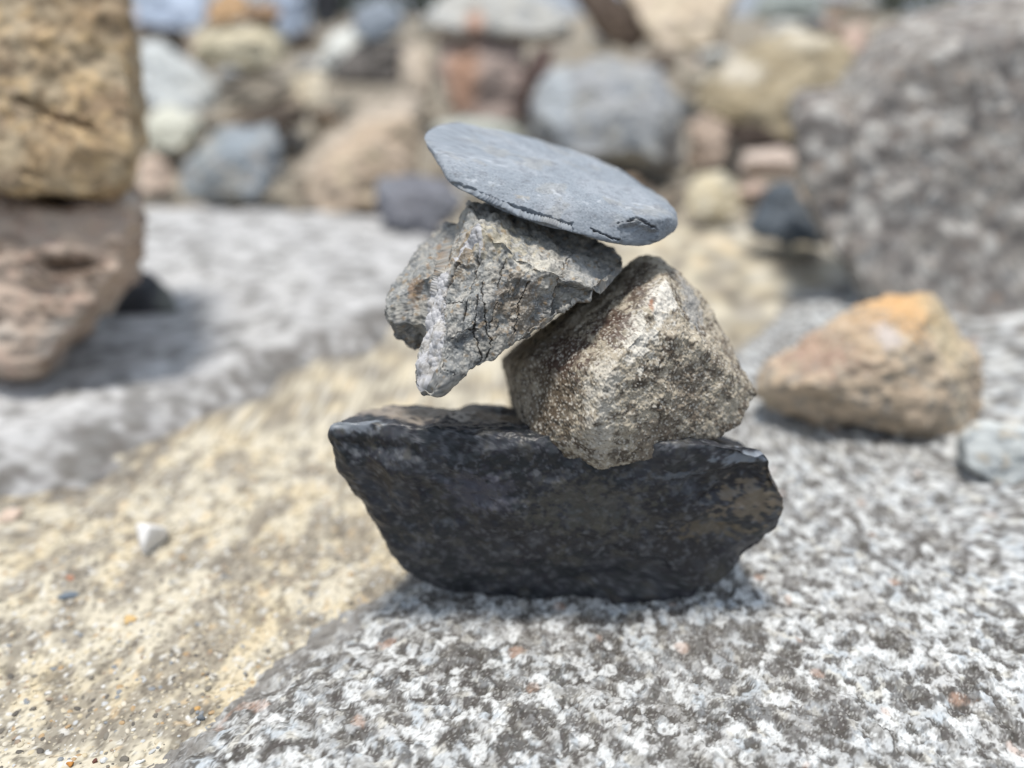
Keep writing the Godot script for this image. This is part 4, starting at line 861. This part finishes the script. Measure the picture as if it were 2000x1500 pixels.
	far_stone("cairn_cream_stone", "cream yellow block in the middle of the far left cairn", [Vector3(-380.9, 112.6, -982.9), Vector3(-374.3, 138.5, -994.4), Vector3(-337.0, 151.1, -1000.0), Vector3(-275.6, 151.1, -1000.0), Vector3(-263.0, 130.2, -990.7), Vector3(-266.0, 107.1, -980.5), Vector3(-312.9, 98.3, -976.5), Vector3(-361.0, 101.6, -978.0), Vector3(-347.1, 111.4, -957.5), Vector3(-347.3, 128.8, -949.6), Vector3(-317.3, 135.3, -950.1), Vector3(-280.3, 132.4, -938.9), Vector3(-269.1, 122.3, -947.6), Vector3(-268.1, 106.5, -934.3), Vector3(-304.1, 101.7, -941.6), Vector3(-329.9, 106.6, -944.5), Vector3(-386.4, 116.6, -1039.9), Vector3(-378.2, 137.0, -1040.8), Vector3(-345.5, 146.8, -1035.0), Vector3(-297.5, 146.8, -1034.3), Vector3(-288.5, 130.5, -1029.9), Vector3(-295.2, 112.3, -1037.2), Vector3(-330.3, 105.5, -1027.7), Vector3(-368.5, 108.0, -1029.9)], "d9ceb0", "cfc5a6", "c2bba4")
	far_stone("cairn_orange_stone", "orange tan stone on the left top of the far left cairn", [Vector3(-362.2, 148.9, -999.1), Vector3(-359.2, 171.4, -1009.1), Vector3(-337.0, 187.4, -1016.2), Vector3(-312.9, 180.8, -1013.3), Vector3(-305.7, 157.7, -1003.0), Vector3(-329.7, 147.8, -998.6), Vector3(-343.7, 148.3, -968.7), Vector3(-341.7, 163.6, -984.4), Vector3(-330.2, 176.4, -993.1), Vector3(-318.4, 168.4, -993.8), Vector3(-310.6, 155.7, -980.3), Vector3(-324.9, 150.5, -979.0), Vector3(-362.7, 155.0, -1022.3), Vector3(-361.2, 172.4, -1032.5), Vector3(-345.1, 184.8, -1040.9), Vector3(-326.5, 179.7, -1038.4), Vector3(-319.9, 161.8, -1027.2), Vector3(-339.9, 154.3, -1028.4)], "cba67a", "c09a70")
	far_stone("cairn_brown_stone", "brown flat stone on the right top of the far left cairn", [Vector3(-314.1, 151.1, -1000.0), Vector3(-308.1, 169.8, -1008.4), Vector3(-282.8, 173.1, -1009.8), Vector3(-269.0, 160.4, -1004.2), Vector3(-275.6, 148.9, -999.1), Vector3(-295.9, 152.5, -980.7), Vector3(-292.2, 162.1, -977.9), Vector3(-282.4, 163.2, -991.3), Vector3(-270.1, 156.8, -974.0), Vector3(-274.3, 149.7, -977.2), Vector3(-316.4, 155.0, -1028.7), Vector3(-313.4, 169.6, -1040.4), Vector3(-294.0, 172.2, -1042.3), Vector3(-280.5, 162.1, -1027.6), Vector3(-287.4, 153.4, -1030.1)], "a5876a", "96795e")
	far_stone("white_sloping_stone", "large whitish sloping stone between the tan block and the far left cairn", [Vector3(-488.7, 52.8, -1038.4), Vector3(-480.9, 130.2, -1072.8), Vector3(-452.9, 138.6, -1076.6), Vector3(-410.5, 112.4, -1064.9), Vector3(-370.1, 82.6, -1051.6), Vector3(-368.2, 54.0, -1038.9), Vector3(-430.1, 45.7, -1035.2), Vector3(-440.2, 52.8, -982.6), Vector3(-450.6, 100.2, -1025.1), Vector3(-433.5, 110.4, -1029.4), Vector3(-407.5, 83.1, -1021.1), Vector3(-379.0, 70.1, -990.1), Vector3(-368.5, 50.4, -984.8), Vector3(-411.6, 51.7, -993.4), Vector3(-494.1, 64.5, -1089.8), Vector3(-497.6, 124.9, -1138.7), Vector3(-469.4, 131.6, -1127.5), Vector3(-437.4, 110.9, -1122.1), Vector3(-408.9, 87.0, -1120.8), Vector3(-402.8, 65.0, -1098.5), Vector3(-453.9, 58.0, -1101.1)], "cfd4d4", "c4c9ca", "b4b9b8")
	far_stone("cream_white_stone", "cream white stone right beside the tan block", [Vector3(-405.6, 21.8, -860.4), Vector3(-397.3, 57.1, -876.1), Vector3(-369.7, 70.7, -882.1), Vector3(-335.5, 57.1, -876.1), Vector3(-326.7, 33.4, -865.5), Vector3(-352.1, 19.3, -859.3), Vector3(-385.0, 24.9, -838.7), Vector3(-376.9, 50.7, -845.9), Vector3(-358.4, 57.8, -852.9), Vector3(-327.5, 52.1, -833.3), Vector3(-331.9, 36.7, -832.6), Vector3(-343.3, 27.5, -828.3), Vector3(-415.0, 23.6, -906.5), Vector3(-413.4, 50.5, -929.8), Vector3(-384.1, 62.6, -917.3), Vector3(-360.3, 51.3, -920.1), Vector3(-354.7, 32.3, -915.1), Vector3(-369.2, 22.7, -896.6)], "d8d8c8", "d2d0bc", "c4c4b8")
	far_stone("pinkish_slab", "flat pinkish white slab under the yellowish block", [Vector3(208.2, 17.3, -738.0), Vector3(214.0, 36.1, -746.3), Vector3(253.7, 41.4, -748.7), Vector3(280.1, 29.6, -743.4), Vector3(270.5, 13.0, -736.0), Vector3(229.8, 12.1, -735.6), Vector3(219.4, 20.8, -720.3), Vector3(216.2, 32.9, -710.0), Vector3(244.0, 37.2, -724.6), Vector3(261.9, 29.5, -714.0), Vector3(250.7, 18.6, -716.9), Vector3(227.5, 14.7, -719.1), Vector3(227.0, 15.0, -773.7), Vector3(229.9, 30.4, -775.0), Vector3(260.9, 34.5, -776.7), Vector3(280.8, 25.6, -770.9), Vector3(277.4, 10.9, -776.5), Vector3(243.1, 11.3, -769.3)], "d8c6b8", "cdbaac")
	far_stone("grey_green_stone", "grey green flat stone at the top edge above the yellowish block", [Vector3(353.3, 163.8, -1273.9), Vector3(370.8, 196.6, -1288.5), Vector3(455.0, 203.6, -1291.6), Vector3(470.2, 172.2, -1277.6), Vector3(432.0, 154.7, -1269.8), Vector3(358.6, 160.8, -1233.6), Vector3(375.4, 182.0, -1241.1), Vector3(432.8, 189.7, -1249.8), Vector3(441.8, 166.6, -1234.5), Vector3(417.6, 158.8, -1249.6), Vector3(385.3, 170.9, -1332.7), Vector3(396.3, 196.1, -1334.6), Vector3(461.3, 201.5, -1335.9), Vector3(472.3, 177.0, -1322.7), Vector3(441.4, 163.3, -1312.9)], "9aa29e", "8d9692")
	far_stone("salmon_stone", "salmon pink stone above the shoulder of the granite block", [Vector3(401.1, 89.8, -1022.0), Vector3(403.0, 141.8, -1045.1), Vector3(435.8, 154.5, -1050.8), Vector3(444.0, 118.7, -1034.9), Vector3(432.7, 88.7, -1021.5), Vector3(393.8, 91.4, -988.1), Vector3(399.7, 124.2, -1007.0), Vector3(416.6, 130.0, -1007.4), Vector3(418.2, 111.4, -995.8), Vector3(417.2, 88.8, -989.0), Vector3(418.0, 98.6, -1054.9), Vector3(418.4, 138.6, -1070.0), Vector3(445.3, 148.4, -1078.2), Vector3(452.7, 120.8, -1068.6), Vector3(446.2, 97.4, -1063.7)], "cbb0a0", "c0a698")
	far_stone("mauve_stone", "mauve grey stone partly hidden by the shoulder of the granite block", [Vector3(331.0, 74.8, -807.3), Vector3(333.5, 107.1, -821.7), Vector3(348.7, 112.6, -824.2), Vector3(363.8, 102.5, -819.7), Vector3(361.3, 74.8, -807.3), Vector3(327.8, 77.5, -788.1), Vector3(330.4, 97.1, -792.4), Vector3(339.1, 101.3, -797.4), Vector3(345.5, 96.0, -788.6), Vector3(351.4, 75.3, -790.9), Vector3(346.6, 79.4, -837.8), Vector3(346.1, 104.6, -843.0), Vector3(361.1, 108.7, -852.8), Vector3(370.1, 101.0, -842.9), Vector3(372.6, 79.0, -843.4)], "a39a98", "989090")
	far_stone("gap_shade_stone", "nearly black stone added for the shade under the top slab of the far left cairn", [Vector3(-348.7, 69.3, -971.3), Vector3(-333.5, 85.9, -978.7), Vector3(-303.2, 95.9, -983.1), Vector3(-275.9, 91.4, -981.1), Vector3(-271.7, 79.2, -975.7), Vector3(-303.2, 65.9, -969.8), Vector3(-326.4, 70.8, -937.2), Vector3(-315.2, 81.3, -956.3), Vector3(-298.8, 89.2, -963.3), Vector3(-280.5, 85.4, -960.1), Vector3(-275.4, 78.3, -940.2), Vector3(-298.0, 70.4, -950.5), Vector3(-348.4, 71.6, -1002.9), Vector3(-338.7, 84.2, -1014.9), Vector3(-313.0, 92.2, -1011.5), Vector3(-294.4, 88.4, -1018.3), Vector3(-288.6, 79.4, -1005.6), Vector3(-315.1, 68.7, -1007.8)], "4e433a", "453b33")  # added dark stone, its colour stands for the shaded slab underside
	far_stone("low_shade_stone", "dark brown stone added for the shade above the blue grey slab", [Vector3(-297.9, 41.7, -836.4), Vector3(-281.9, 59.7, -844.4), Vector3(-244.7, 69.4, -848.7), Vector3(-212.8, 69.4, -848.7), Vector3(-211.7, 52.4, -841.2), Vector3(-234.0, 45.1, -837.9), Vector3(-266.0, 43.7, -837.3), Vector3(-272.0, 45.7, -811.5), Vector3(-265.0, 56.9, -819.3), Vector3(-241.8, 62.6, -829.7), Vector3(-222.6, 61.5, -818.9), Vector3(-217.4, 51.2, -824.0), Vector3(-233.1, 47.1, -816.2), Vector3(-253.6, 47.2, -824.4), Vector3(-295.6, 43.1, -866.8), Vector3(-284.0, 56.8, -875.4), Vector3(-254.3, 64.6, -876.2), Vector3(-229.2, 64.7, -874.9), Vector3(-227.8, 51.7, -866.7), Vector3(-244.8, 46.2, -863.4), Vector3(-271.7, 44.3, -870.2)], "54483e", "4a4038")  # added filler, dark because it plays the shade under the brown slab
	far_stone("beige_slab", "long beige slab sloping up behind the tan dome shaped stone", [Vector3(-233.7, 3.0, -808.2), Vector3(-204.9, 41.4, -825.3), Vector3(-157.6, 75.0, -840.3), Vector3(-105.1, 89.4, -846.7), Vector3(-89.3, 70.2, -838.1), Vector3(-89.3, 43.8, -826.4), Vector3(-183.8, 29.4, -820.0), Vector3(-215.4, -9.0, -802.9), Vector3(-212.8, 2.8, -785.7), Vector3(-180.0, 32.5, -802.0), Vector3(-155.3, 58.1, -817.6), Vector3(-126.1, 58.6, -805.9), Vector3(-110.1, 51.7, -798.3), Vector3(-100.9, 33.9, -803.8), Vector3(-170.6, 25.3, -796.8), Vector3(-181.5, 9.5, -787.1), Vector3(-221.0, 13.5, -835.7), Vector3(-198.9, 43.0, -849.9), Vector3(-162.5, 68.9, -861.2), Vector3(-123.2, 79.5, -874.6), Vector3(-110.5, 64.8, -864.5), Vector3(-110.8, 44.1, -857.7), Vector3(-184.6, 32.8, -854.1), Vector3(-208.4, 3.4, -837.9)], "c4b7a6", "b9ac9a")
	far_stone("peach_stone", "pale peach upright stone right of the dark grey stone", [Vector3(-146.6, 61.8, -1042.4), Vector3(-142.0, 118.3, -1067.5), Vector3(-120.5, 130.2, -1072.8), Vector3(-97.7, 112.4, -1064.9), Vector3(-96.4, 64.7, -1043.7), Vector3(-117.3, 52.8, -1038.4), Vector3(-132.4, 65.7, -1017.7), Vector3(-127.4, 96.6, -1023.6), Vector3(-118.5, 110.4, -1046.5), Vector3(-107.4, 92.3, -1039.0), Vector3(-105.1, 70.4, -1012.2), Vector3(-115.1, 54.4, -1013.1), Vector3(-143.9, 70.0, -1076.3), Vector3(-141.1, 113.5, -1101.3), Vector3(-123.9, 122.8, -1100.1), Vector3(-106.1, 109.0, -1092.5), Vector3(-105.7, 72.0, -1081.7), Vector3(-122.4, 62.5, -1082.7)], "d8cab8", "cfc0ac")
	far_stone("cream_low_stone", "cream stone in the rubble left of the dark grey stone", [Vector3(-272.1, 59.6, -986.7), Vector3(-265.9, 90.7, -1000.5), Vector3(-241.2, 102.0, -1005.5), Vector3(-222.6, 90.7, -1000.5), Vector3(-219.5, 65.2, -989.2), Vector3(-247.3, 54.0, -984.2), Vector3(-252.9, 62.8, -953.9), Vector3(-253.1, 80.2, -979.1), Vector3(-235.1, 91.9, -972.1), Vector3(-226.8, 80.5, -976.5), Vector3(-218.4, 64.7, -955.3), Vector3(-241.7, 54.8, -963.3), Vector3(-276.3, 63.0, -1030.7), Vector3(-269.5, 87.6, -1033.8), Vector3(-251.5, 96.2, -1042.6), Vector3(-235.3, 87.7, -1031.3), Vector3(-231.8, 68.3, -1017.6), Vector3(-257.0, 58.6, -1028.9)], "e0d4bc", "d6cab0")
	far_stone("pale_green_stone", "pale greenish grey stone under the orange and mauve stone", [Vector3(-90.4, 30.6, -831.4), Vector3(-82.4, 52.4, -841.2), Vector3(-53.2, 59.7, -844.4), Vector3(0.0, 54.9, -842.3), Vector3(18.6, 40.3, -835.8), Vector3(10.6, 23.3, -828.2), Vector3(-53.2, 20.8, -827.1), Vector3(-64.7, 34.1, -797.0), Vector3(-67.6, 47.9, -805.9), Vector3(-44.6, 49.9, -811.4), Vector3(-7.3, 49.1, -819.4), Vector3(2.2, 37.7, -814.9), Vector3(-2.7, 27.0, -801.5), Vector3(-43.8, 27.7, -811.9), Vector3(-80.0, 30.3, -868.7), Vector3(-74.2, 47.0, -880.8), Vector3(-50.9, 53.1, -879.2), Vector3(-9.3, 49.5, -875.3), Vector3(5.3, 37.4, -877.1), Vector3(-1.0, 25.0, -862.6), Vector3(-50.8, 22.9, -864.0)], "b4b8ae", "a8aca2")
	far_stone("maroon_shade_stone", "dark maroon stone added for the shade in the gap left of the blue boulder", [Vector3(2.8, 50.2, -894.9), Vector3(8.5, 94.1, -914.4), Vector3(25.4, 122.4, -927.1), Vector3(48.0, 125.0, -928.2), Vector3(42.4, 104.4, -919.0), Vector3(22.6, 73.4, -905.2), Vector3(17.0, 42.4, -891.4), Vector3(12.5, 59.8, -876.6), Vector3(14.9, 82.7, -879.5), Vector3(24.0, 98.4, -887.5), Vector3(41.0, 107.1, -888.7), Vector3(35.9, 91.1, -881.2), Vector3(22.8, 70.7, -889.5), Vector3(18.9, 50.2, -872.7), Vector3(8.3, 60.3, -929.7), Vector3(12.8, 94.1, -948.4), Vector3(25.7, 116.3, -948.0), Vector3(43.0, 118.3, -948.3), Vector3(39.1, 102.1, -952.6), Vector3(23.7, 78.1, -940.3), Vector3(19.2, 54.5, -924.5)], "5a4642", "51403c")  # added to fill the gap, its dark colour standing in for shade
	far_stone("hollow_shade_stone", "dark stone added for the shade in the hollow under the yellowish block", [Vector3(215.4, 37.9, -834.7), Vector3(223.4, 52.4, -841.2), Vector3(255.3, 54.4, -842.0), Vector3(287.2, 41.7, -836.4), Vector3(297.9, 30.6, -831.4), Vector3(266.0, 27.2, -829.9), Vector3(234.0, 30.6, -831.4), Vector3(231.2, 36.7, -820.9), Vector3(226.4, 47.6, -826.0), Vector3(247.2, 46.7, -812.5), Vector3(274.9, 39.7, -819.2), Vector3(271.3, 33.4, -816.9), Vector3(254.4, 31.6, -809.9), Vector3(232.2, 32.3, -807.3), Vector3(230.8, 36.9, -856.2), Vector3(237.3, 48.0, -862.7), Vector3(263.1, 49.1, -867.2), Vector3(288.3, 39.2, -864.5), Vector3(296.9, 30.4, -861.7), Vector3(272.0, 27.8, -860.1), Vector3(246.6, 30.7, -858.9)], "4c4038", "443932")  # added dark infill for the shading beneath the yellowish block
	far_stone("pinkish_brown_stone", "pinkish brown stone between the blue boulder and the yellowish block", [Vector3(176.0, 10.2, -811.4), Vector3(181.2, 53.4, -830.7), Vector3(202.2, 65.4, -836.0), Vector3(223.2, 48.6, -828.5), Vector3(225.9, 19.8, -815.7), Vector3(204.9, 7.8, -810.4), Vector3(182.8, 16.0, -794.6), Vector3(185.0, 40.9, -802.7), Vector3(197.5, 45.2, -806.7), Vector3(213.5, 40.4, -805.5), Vector3(212.5, 20.5, -791.5), Vector3(199.2, 13.3, -793.1), Vector3(187.3, 15.3, -836.5), Vector3(193.4, 47.7, -860.4), Vector3(210.1, 56.9, -866.1), Vector3(227.1, 43.6, -862.4), Vector3(228.7, 21.3, -850.7), Vector3(209.7, 13.4, -836.1)], "b8a492", "a89482")
	far_stone("black_stone", "nearly black block at the top edge left of the blue grey cobble", [Vector3(-351.9, 154.9, -1488.8), Vector3(-353.7, 253.3, -1532.7), Vector3(-305.2, 257.4, -1534.5), Vector3(-298.0, 204.1, -1510.8), Vector3(-303.4, 159.8, -1491.0), Vector3(-337.3, 151.3, -1447.8), Vector3(-341.7, 233.8, -1485.7), Vector3(-299.9, 232.5, -1482.6), Vector3(-294.4, 190.4, -1464.0), Vector3(-297.8, 155.1, -1445.4), Vector3(-357.2, 172.9, -1551.4), Vector3(-359.0, 249.5, -1587.0), Vector3(-320.8, 252.6, -1586.5), Vector3(-315.6, 211.2, -1569.7), Vector3(-319.9, 176.8, -1555.1)], "34363c", "2c2e33")
	# loose rubble: one of each kind, then copies
	var rng := RandomNumberGenerator.new()
	rng.seed = 77
	var kinds := [["c9c2b2", "bdb4a2", "cream", 0.0], ["a9abac", "999c9e", "grey", 0.0], ["d8d8d2", "cccdc8", "whitish", 0.0], ["b39c84", "a68e76", "tan", 0.0], ["8a7c6e", "7c6f62", "brown", 0.0], ["c9b0a0", "bca392", "pinkish", 0.0]]
	var models := []
	for k in kinds.size():
		var pts := []
		for i in 16:
			var v := Vector3(rng.randfn(), rng.randfn(), rng.randfn()).normalized()
			pts.append(v * Vector3(24, 15, 20))
		var s := stone(kinds[k][2] + "_rubble_stone", "small blurred %s stone loose in the rubble behind the cairn" % kinds[k][2], "stone", [pts],
			{"n": 12, "sharp": 14.0, "base": C(kinds[k][0]), "relief": [[FRACTAL, 25.0, 2.5]], "layers": [[FRACTAL, 20.0, -0.1, 0.4, C(kinds[k][1]), 0.8]]}, "loose %s rubble stones" % kinds[k][2])
		models.append(s)
	var fresh := {}
	var taken := {}
	for i in 150:
		var ahead := 640.0 * pow(4.2, rng.randf())
		var side := rng.randf_range(-0.62, 0.62) * ahead
		var k := rng.randi() % kinds.size()
		var size := rng.randf_range(0.5, 1.15) * ahead / 950.0
		var o: MeshInstance3D = models[k]
		if fresh.has(k):
			o = models[k].duplicate()
			o.name = numbered(kinds[k][2] + "_rubble_stone")
			add_child(o, true)
		fresh[k] = true
		o.position = Vector3(side, rise(ahead) - 5.0 * size, -ahead) * MM
		o.rotation.y = rng.randf() * TAU
		o.scale = Vector3(size, size * rng.randf_range(0.8, 1.2), size)
		# the label says which named stone it lies by, on which side
		var near := 1e9
		var words := ""
		for a: Array in anchors:
			var e: Vector3 = o.position - a[0].position
			e.y = 0.0
			if e.length() < near:
				near = e.length()
				words = "%s the %s" % ["left of" if absf(e.x) > absf(e.z) and e.x < 0.0 else "right of" if absf(e.x) > absf(e.z) else "behind" if e.z < 0.0 else "in front of", a[1]]
		var big := "tiny" if size < 0.8 else "small" if size < 1.3 else "middling" if size < 2.0 else "larger"
		var text := "%s %s rubble stone lying %s" % [big, kinds[k][2], words]
		for extra in ["", ", a bit farther off", ", the most distant of them", ", nearer the camera", ", half hidden by others"]:
			if not taken.has(text + extra):
				text += extra
				break
		taken[text] = true
		o.set_meta("label", text)


# ---------------------------------------------------------------- pebbles and grit in the mortar
func pebble(called: String, label: String, at: Vector3, size: Vector3, hex: String, turn := 0.0) -> void:
	var rng := RandomNumberGenerator.new()
	rng.seed = int(at.x * 7.0 + at.z * 13.0)
	var pts := []
	for i in 14:
		var v := Vector3(rng.randfn(), rng.randfn(), rng.randfn()).normalized()
		pts.append(Vector3(at.x, mortar_height(at.x, at.z) + size.y * 0.3, at.z) + (v * size).rotated(Vector3.UP, turn))
	stone(called, label, "pebble", [pts], {"n": 14, "sharp": 9.0, "base": C(hex), "relief": [[FRACTAL, 3.0, 0.25]], "layers": [[FRACTAL, 4.0, 0.0, 0.4, C(hex, 0.62), 0.6]], "rough": 0.6})


func build_pebbles() -> void:
	pebble("white_pebble", "white pebble standing out of the cream mortar left of the cairn", Vector3(-108.2, -0.2, -193.0), Vector3(6.6, 7.5, 6.0), "fbf9f6")
	pebble("slate_pebble", "blue grey sliver of stone in the mortar near the left edge", Vector3(-121.4, -0.1, -168.7), Vector3(3.2, 1.0, 1.6), "76838f", 0.2)
	pebble("rust_pebble", "tiny rusty red pebble just above the blue grey sliver", Vector3(-124.1, -0.1, -174.3), Vector3(1.8, 1.0, 1.4), "c08a6c")
	pebble("orange_pebble", "tiny bright orange pebble near the lower left corner", Vector3(-92.8, -0.0, -115.2), Vector3(0.9, 0.7, 0.8), "c8862c")
	pebble("grey_oval_pebble", "flat grey oval pebble at the bottom edge left of the granite boulder", Vector3(-83.3, -0.1, -109.4), Vector3(1.9, 0.8, 1.4), "8c9298", 0.2)
	pebble("maroon_pebble", "tiny dark red pebble beside a white one at lower left", Vector3(-87.9, -0.2, -116.2), Vector3(0.8, 0.6, 0.8), "6f4438")
	pebble("chalk_pebble", "tiny white pebble touching the dark red pebble", Vector3(-86.3, -0.0, -116.2), Vector3(1.0, 0.6, 0.8), "e4e6e8")
	pebble("milky_pebble", "milky white pebble in the mortar beside the granite edge", Vector3(-78.5, -0.1, -116.2), Vector3(1.4, 0.6, 0.9), "e2e6e8", 0.3)
	pebble("amber_pebble", "amber pebble above a dark one in the mortar left of the granite boulder", Vector3(-71.3, -0.2, -129.5), Vector3(0.9, 0.6, 0.8), "d6a860")
	pebble("charcoal_pebble", "dark grey pebble just below the amber pebble", Vector3(-69.6, -0.0, -127.0), Vector3(1.1, 0.7, 0.9), "6c747c")
	pebble("yellow_pebble", "soft yellow pebble in the middle of the left mortar", Vector3(-99.7, -0.0, -158.2), Vector3(2.2, 1.0, 1.6), "e6c07c")
	pebble("cream_pebble", "pinkish cream pebble at the left edge below the dark crevice", Vector3(-159.3, -0.0, -207.0), Vector3(5.0, 3.0, 3.5), "e0c8b4")
	# grit too fine to count, half sunk in the mortar
	var rng := RandomNumberGenerator.new()
	rng.seed = 5
	var grain := SphereMesh.new()
	grain.radius = 0.5
	grain.height = 1.0
	grain.radial_segments = 7
	grain.rings = 4
	var look := stone_look(0.7, 0.4)
	grain.material = look
	var mm := MultiMesh.new()
	mm.transform_format = MultiMesh.TRANSFORM_3D
	mm.use_colors = true
	mm.mesh = grain
	var tones := ["d8ccb0", "e6dcc8", "8a8478", "7a746a", "d0d2d2", "c4a478", "94999e", "a8947e", "e8e6e0", "6a655e", "dccdaa", "d8ccb0"]
	var spots := []
	while spots.size() < 7000:
		var ahead := 92.0 * pow(2.6, rng.randf())
		var x := rng.randf_range(-1.05, 0.0) * ahead
		if inside_distance(Vector2(x, -ahead), front_edge) > 1.0 or inside_distance(Vector2(x, -ahead), back_edge) > -2.0: continue
		spots.append(Vector3(x, mortar_height(x, -ahead) - 0.12, -ahead))
	mm.instance_count = spots.size()
	for i in spots.size():
		var s := 0.3 + 1.3 * pow(rng.randf(), 4.0)
		var b := Basis.from_euler(Vector3(rng.randf_range(-0.5, 0.5), rng.randf() * TAU, rng.randf_range(-0.5, 0.5))).scaled_local(Vector3(s * rng.randf_range(0.9, 1.6), s * 0.6, s) * MM)
		mm.set_instance_transform(i, Transform3D(b, spots[i] * MM))
		mm.set_instance_color(i, C(tones[rng.randi() % tones.size()], 0.75))
	var grit := MultiMeshInstance3D.new()
	grit.name = "grit"
	grit.multimesh = mm
	tag(grit, "fine coloured grit set in the cream mortar left of the granite boulder", "grit", "", "stuff")
	add_child(grit)


# ---------------------------------------------------------------- beyond the rubble
func build_distance() -> void:
	var rng := RandomNumberGenerator.new()
	rng.seed = 9
	var looks := ["dark green shrub growing beyond the rubble left of the blue grey cobble", "grey green shrub beyond the rubble between the cobble and the pale capping stone", "olive shrub beyond the rubble above the granite block"]
	for k in 3:
		var at := [Vector3(-540, 185, -2650), Vector3(-300, 185, -2700), Vector3(1180, 185, -2650)][k] as Vector3
		var root := Node3D.new()
		root.name = numbered("shrub")
		root.position = at * MM
		add_child(root)
		tag(root, looks[k], "shrub", "shrubs beyond the rubble")
		var stem := CylinderMesh.new()
		stem.top_radius = 0.012
		stem.bottom_radius = 0.025
		stem.height = 0.3
		var bark := StandardMaterial3D.new()
		bark.albedo_color = Color(0.30, 0.24, 0.18)
		stem.material = bark
		var trunk := MeshInstance3D.new()
		trunk.name = "stem"
		trunk.mesh = stem
		trunk.position = Vector3(0, 0.15, 0)
		root.add_child(trunk, true)
		var v := PackedVector3Array()
		var nn := PackedVector3Array()
		var cc := PackedColorArray()
		var ix := PackedInt32Array()
		for i in 2600:
			var p := Vector3(rng.randfn() * 0.11, 0.2 + rng.randfn() * 0.12, rng.randfn() * 0.12)
			if p.y < 0.01: continue
			var b := Basis.from_euler(Vector3(rng.randf() * TAU, rng.randf() * TAU, rng.randf() * TAU))
			var s := rng.randf_range(0.010, 0.020)
			var c: Color = C(["3f5a34", "4d6444", "66704a"][k], 0.8).lerp(C("8c9a62"), rng.randf() * 0.4)
			var q := v.size()
			for e in [Vector3(-1, 0, 0), Vector3(0, 0.45, 0), Vector3(1, 0, 0), Vector3(0, -0.45, 0)]:
				v.append(p + b * (e * s))
				nn.append(b.z)
				cc.append(c)
			ix.append_array([q, q + 1, q + 2, q, q + 2, q + 3])
		var crown := MeshInstance3D.new()
		crown.name = "crown"
		var leaf := stone_look(0.6, 0.4)
		leaf.cull_mode = BaseMaterial3D.CULL_DISABLED
		leaf.backlight_enabled = true
		leaf.backlight = Color(0.3, 0.4, 0.15)
		crown.mesh = mesh_of(v, nn, cc, ix, leaf)
		root.add_child(crown, true)
		crown.set_meta("kind", "stuff")
	far_stone("pale_blue_block", "pale blue smooth block of unknown kind at the top edge beside the tan block", [Vector3(-743.0, 159.5, -1655.1), Vector3(-740.0, 257.9, -1698.9), Vector3(-598.4, 267.0, -1703.0), Vector3(-578.5, 166.8, -1658.3), Vector3(-618.4, 155.9, -1653.5), Vector3(-689.3, 154.7, -1577.1), Vector3(-693.1, 230.9, -1610.4), Vector3(-607.3, 224.5, -1645.5), Vector3(-571.7, 161.6, -1578.5), Vector3(-592.7, 147.0, -1570.3), Vector3(-759.3, 176.3, -1749.5), Vector3(-752.9, 253.3, -1774.5), Vector3(-637.2, 259.6, -1765.4), Vector3(-631.6, 182.2, -1758.2), Vector3(-650.6, 172.8, -1721.1)], "bccbe0", "b6c6de")  # unidentified pale blue shape, built as a stone like the slab below
	far_stone("pale_blue_slab", "pale blue upright slab at the top edge right of the far left cairn", [Vector3(-468.8, 139.5, -1646.2), Vector3(-470.7, 267.0, -1703.0), Vector3(-391.0, 267.0, -1703.0), Vector3(-387.0, 144.9, -1648.6), Vector3(-458.7, 126.8, -1610.4), Vector3(-454.5, 238.9, -1657.9), Vector3(-389.7, 225.3, -1622.8), Vector3(-390.7, 145.7, -1616.3), Vector3(-471.5, 161.2, -1701.0), Vector3(-477.5, 260.7, -1761.0), Vector3(-415.2, 260.6, -1760.0), Vector3(-412.2, 165.7, -1718.4)], "bccbe0", "b6c6de")
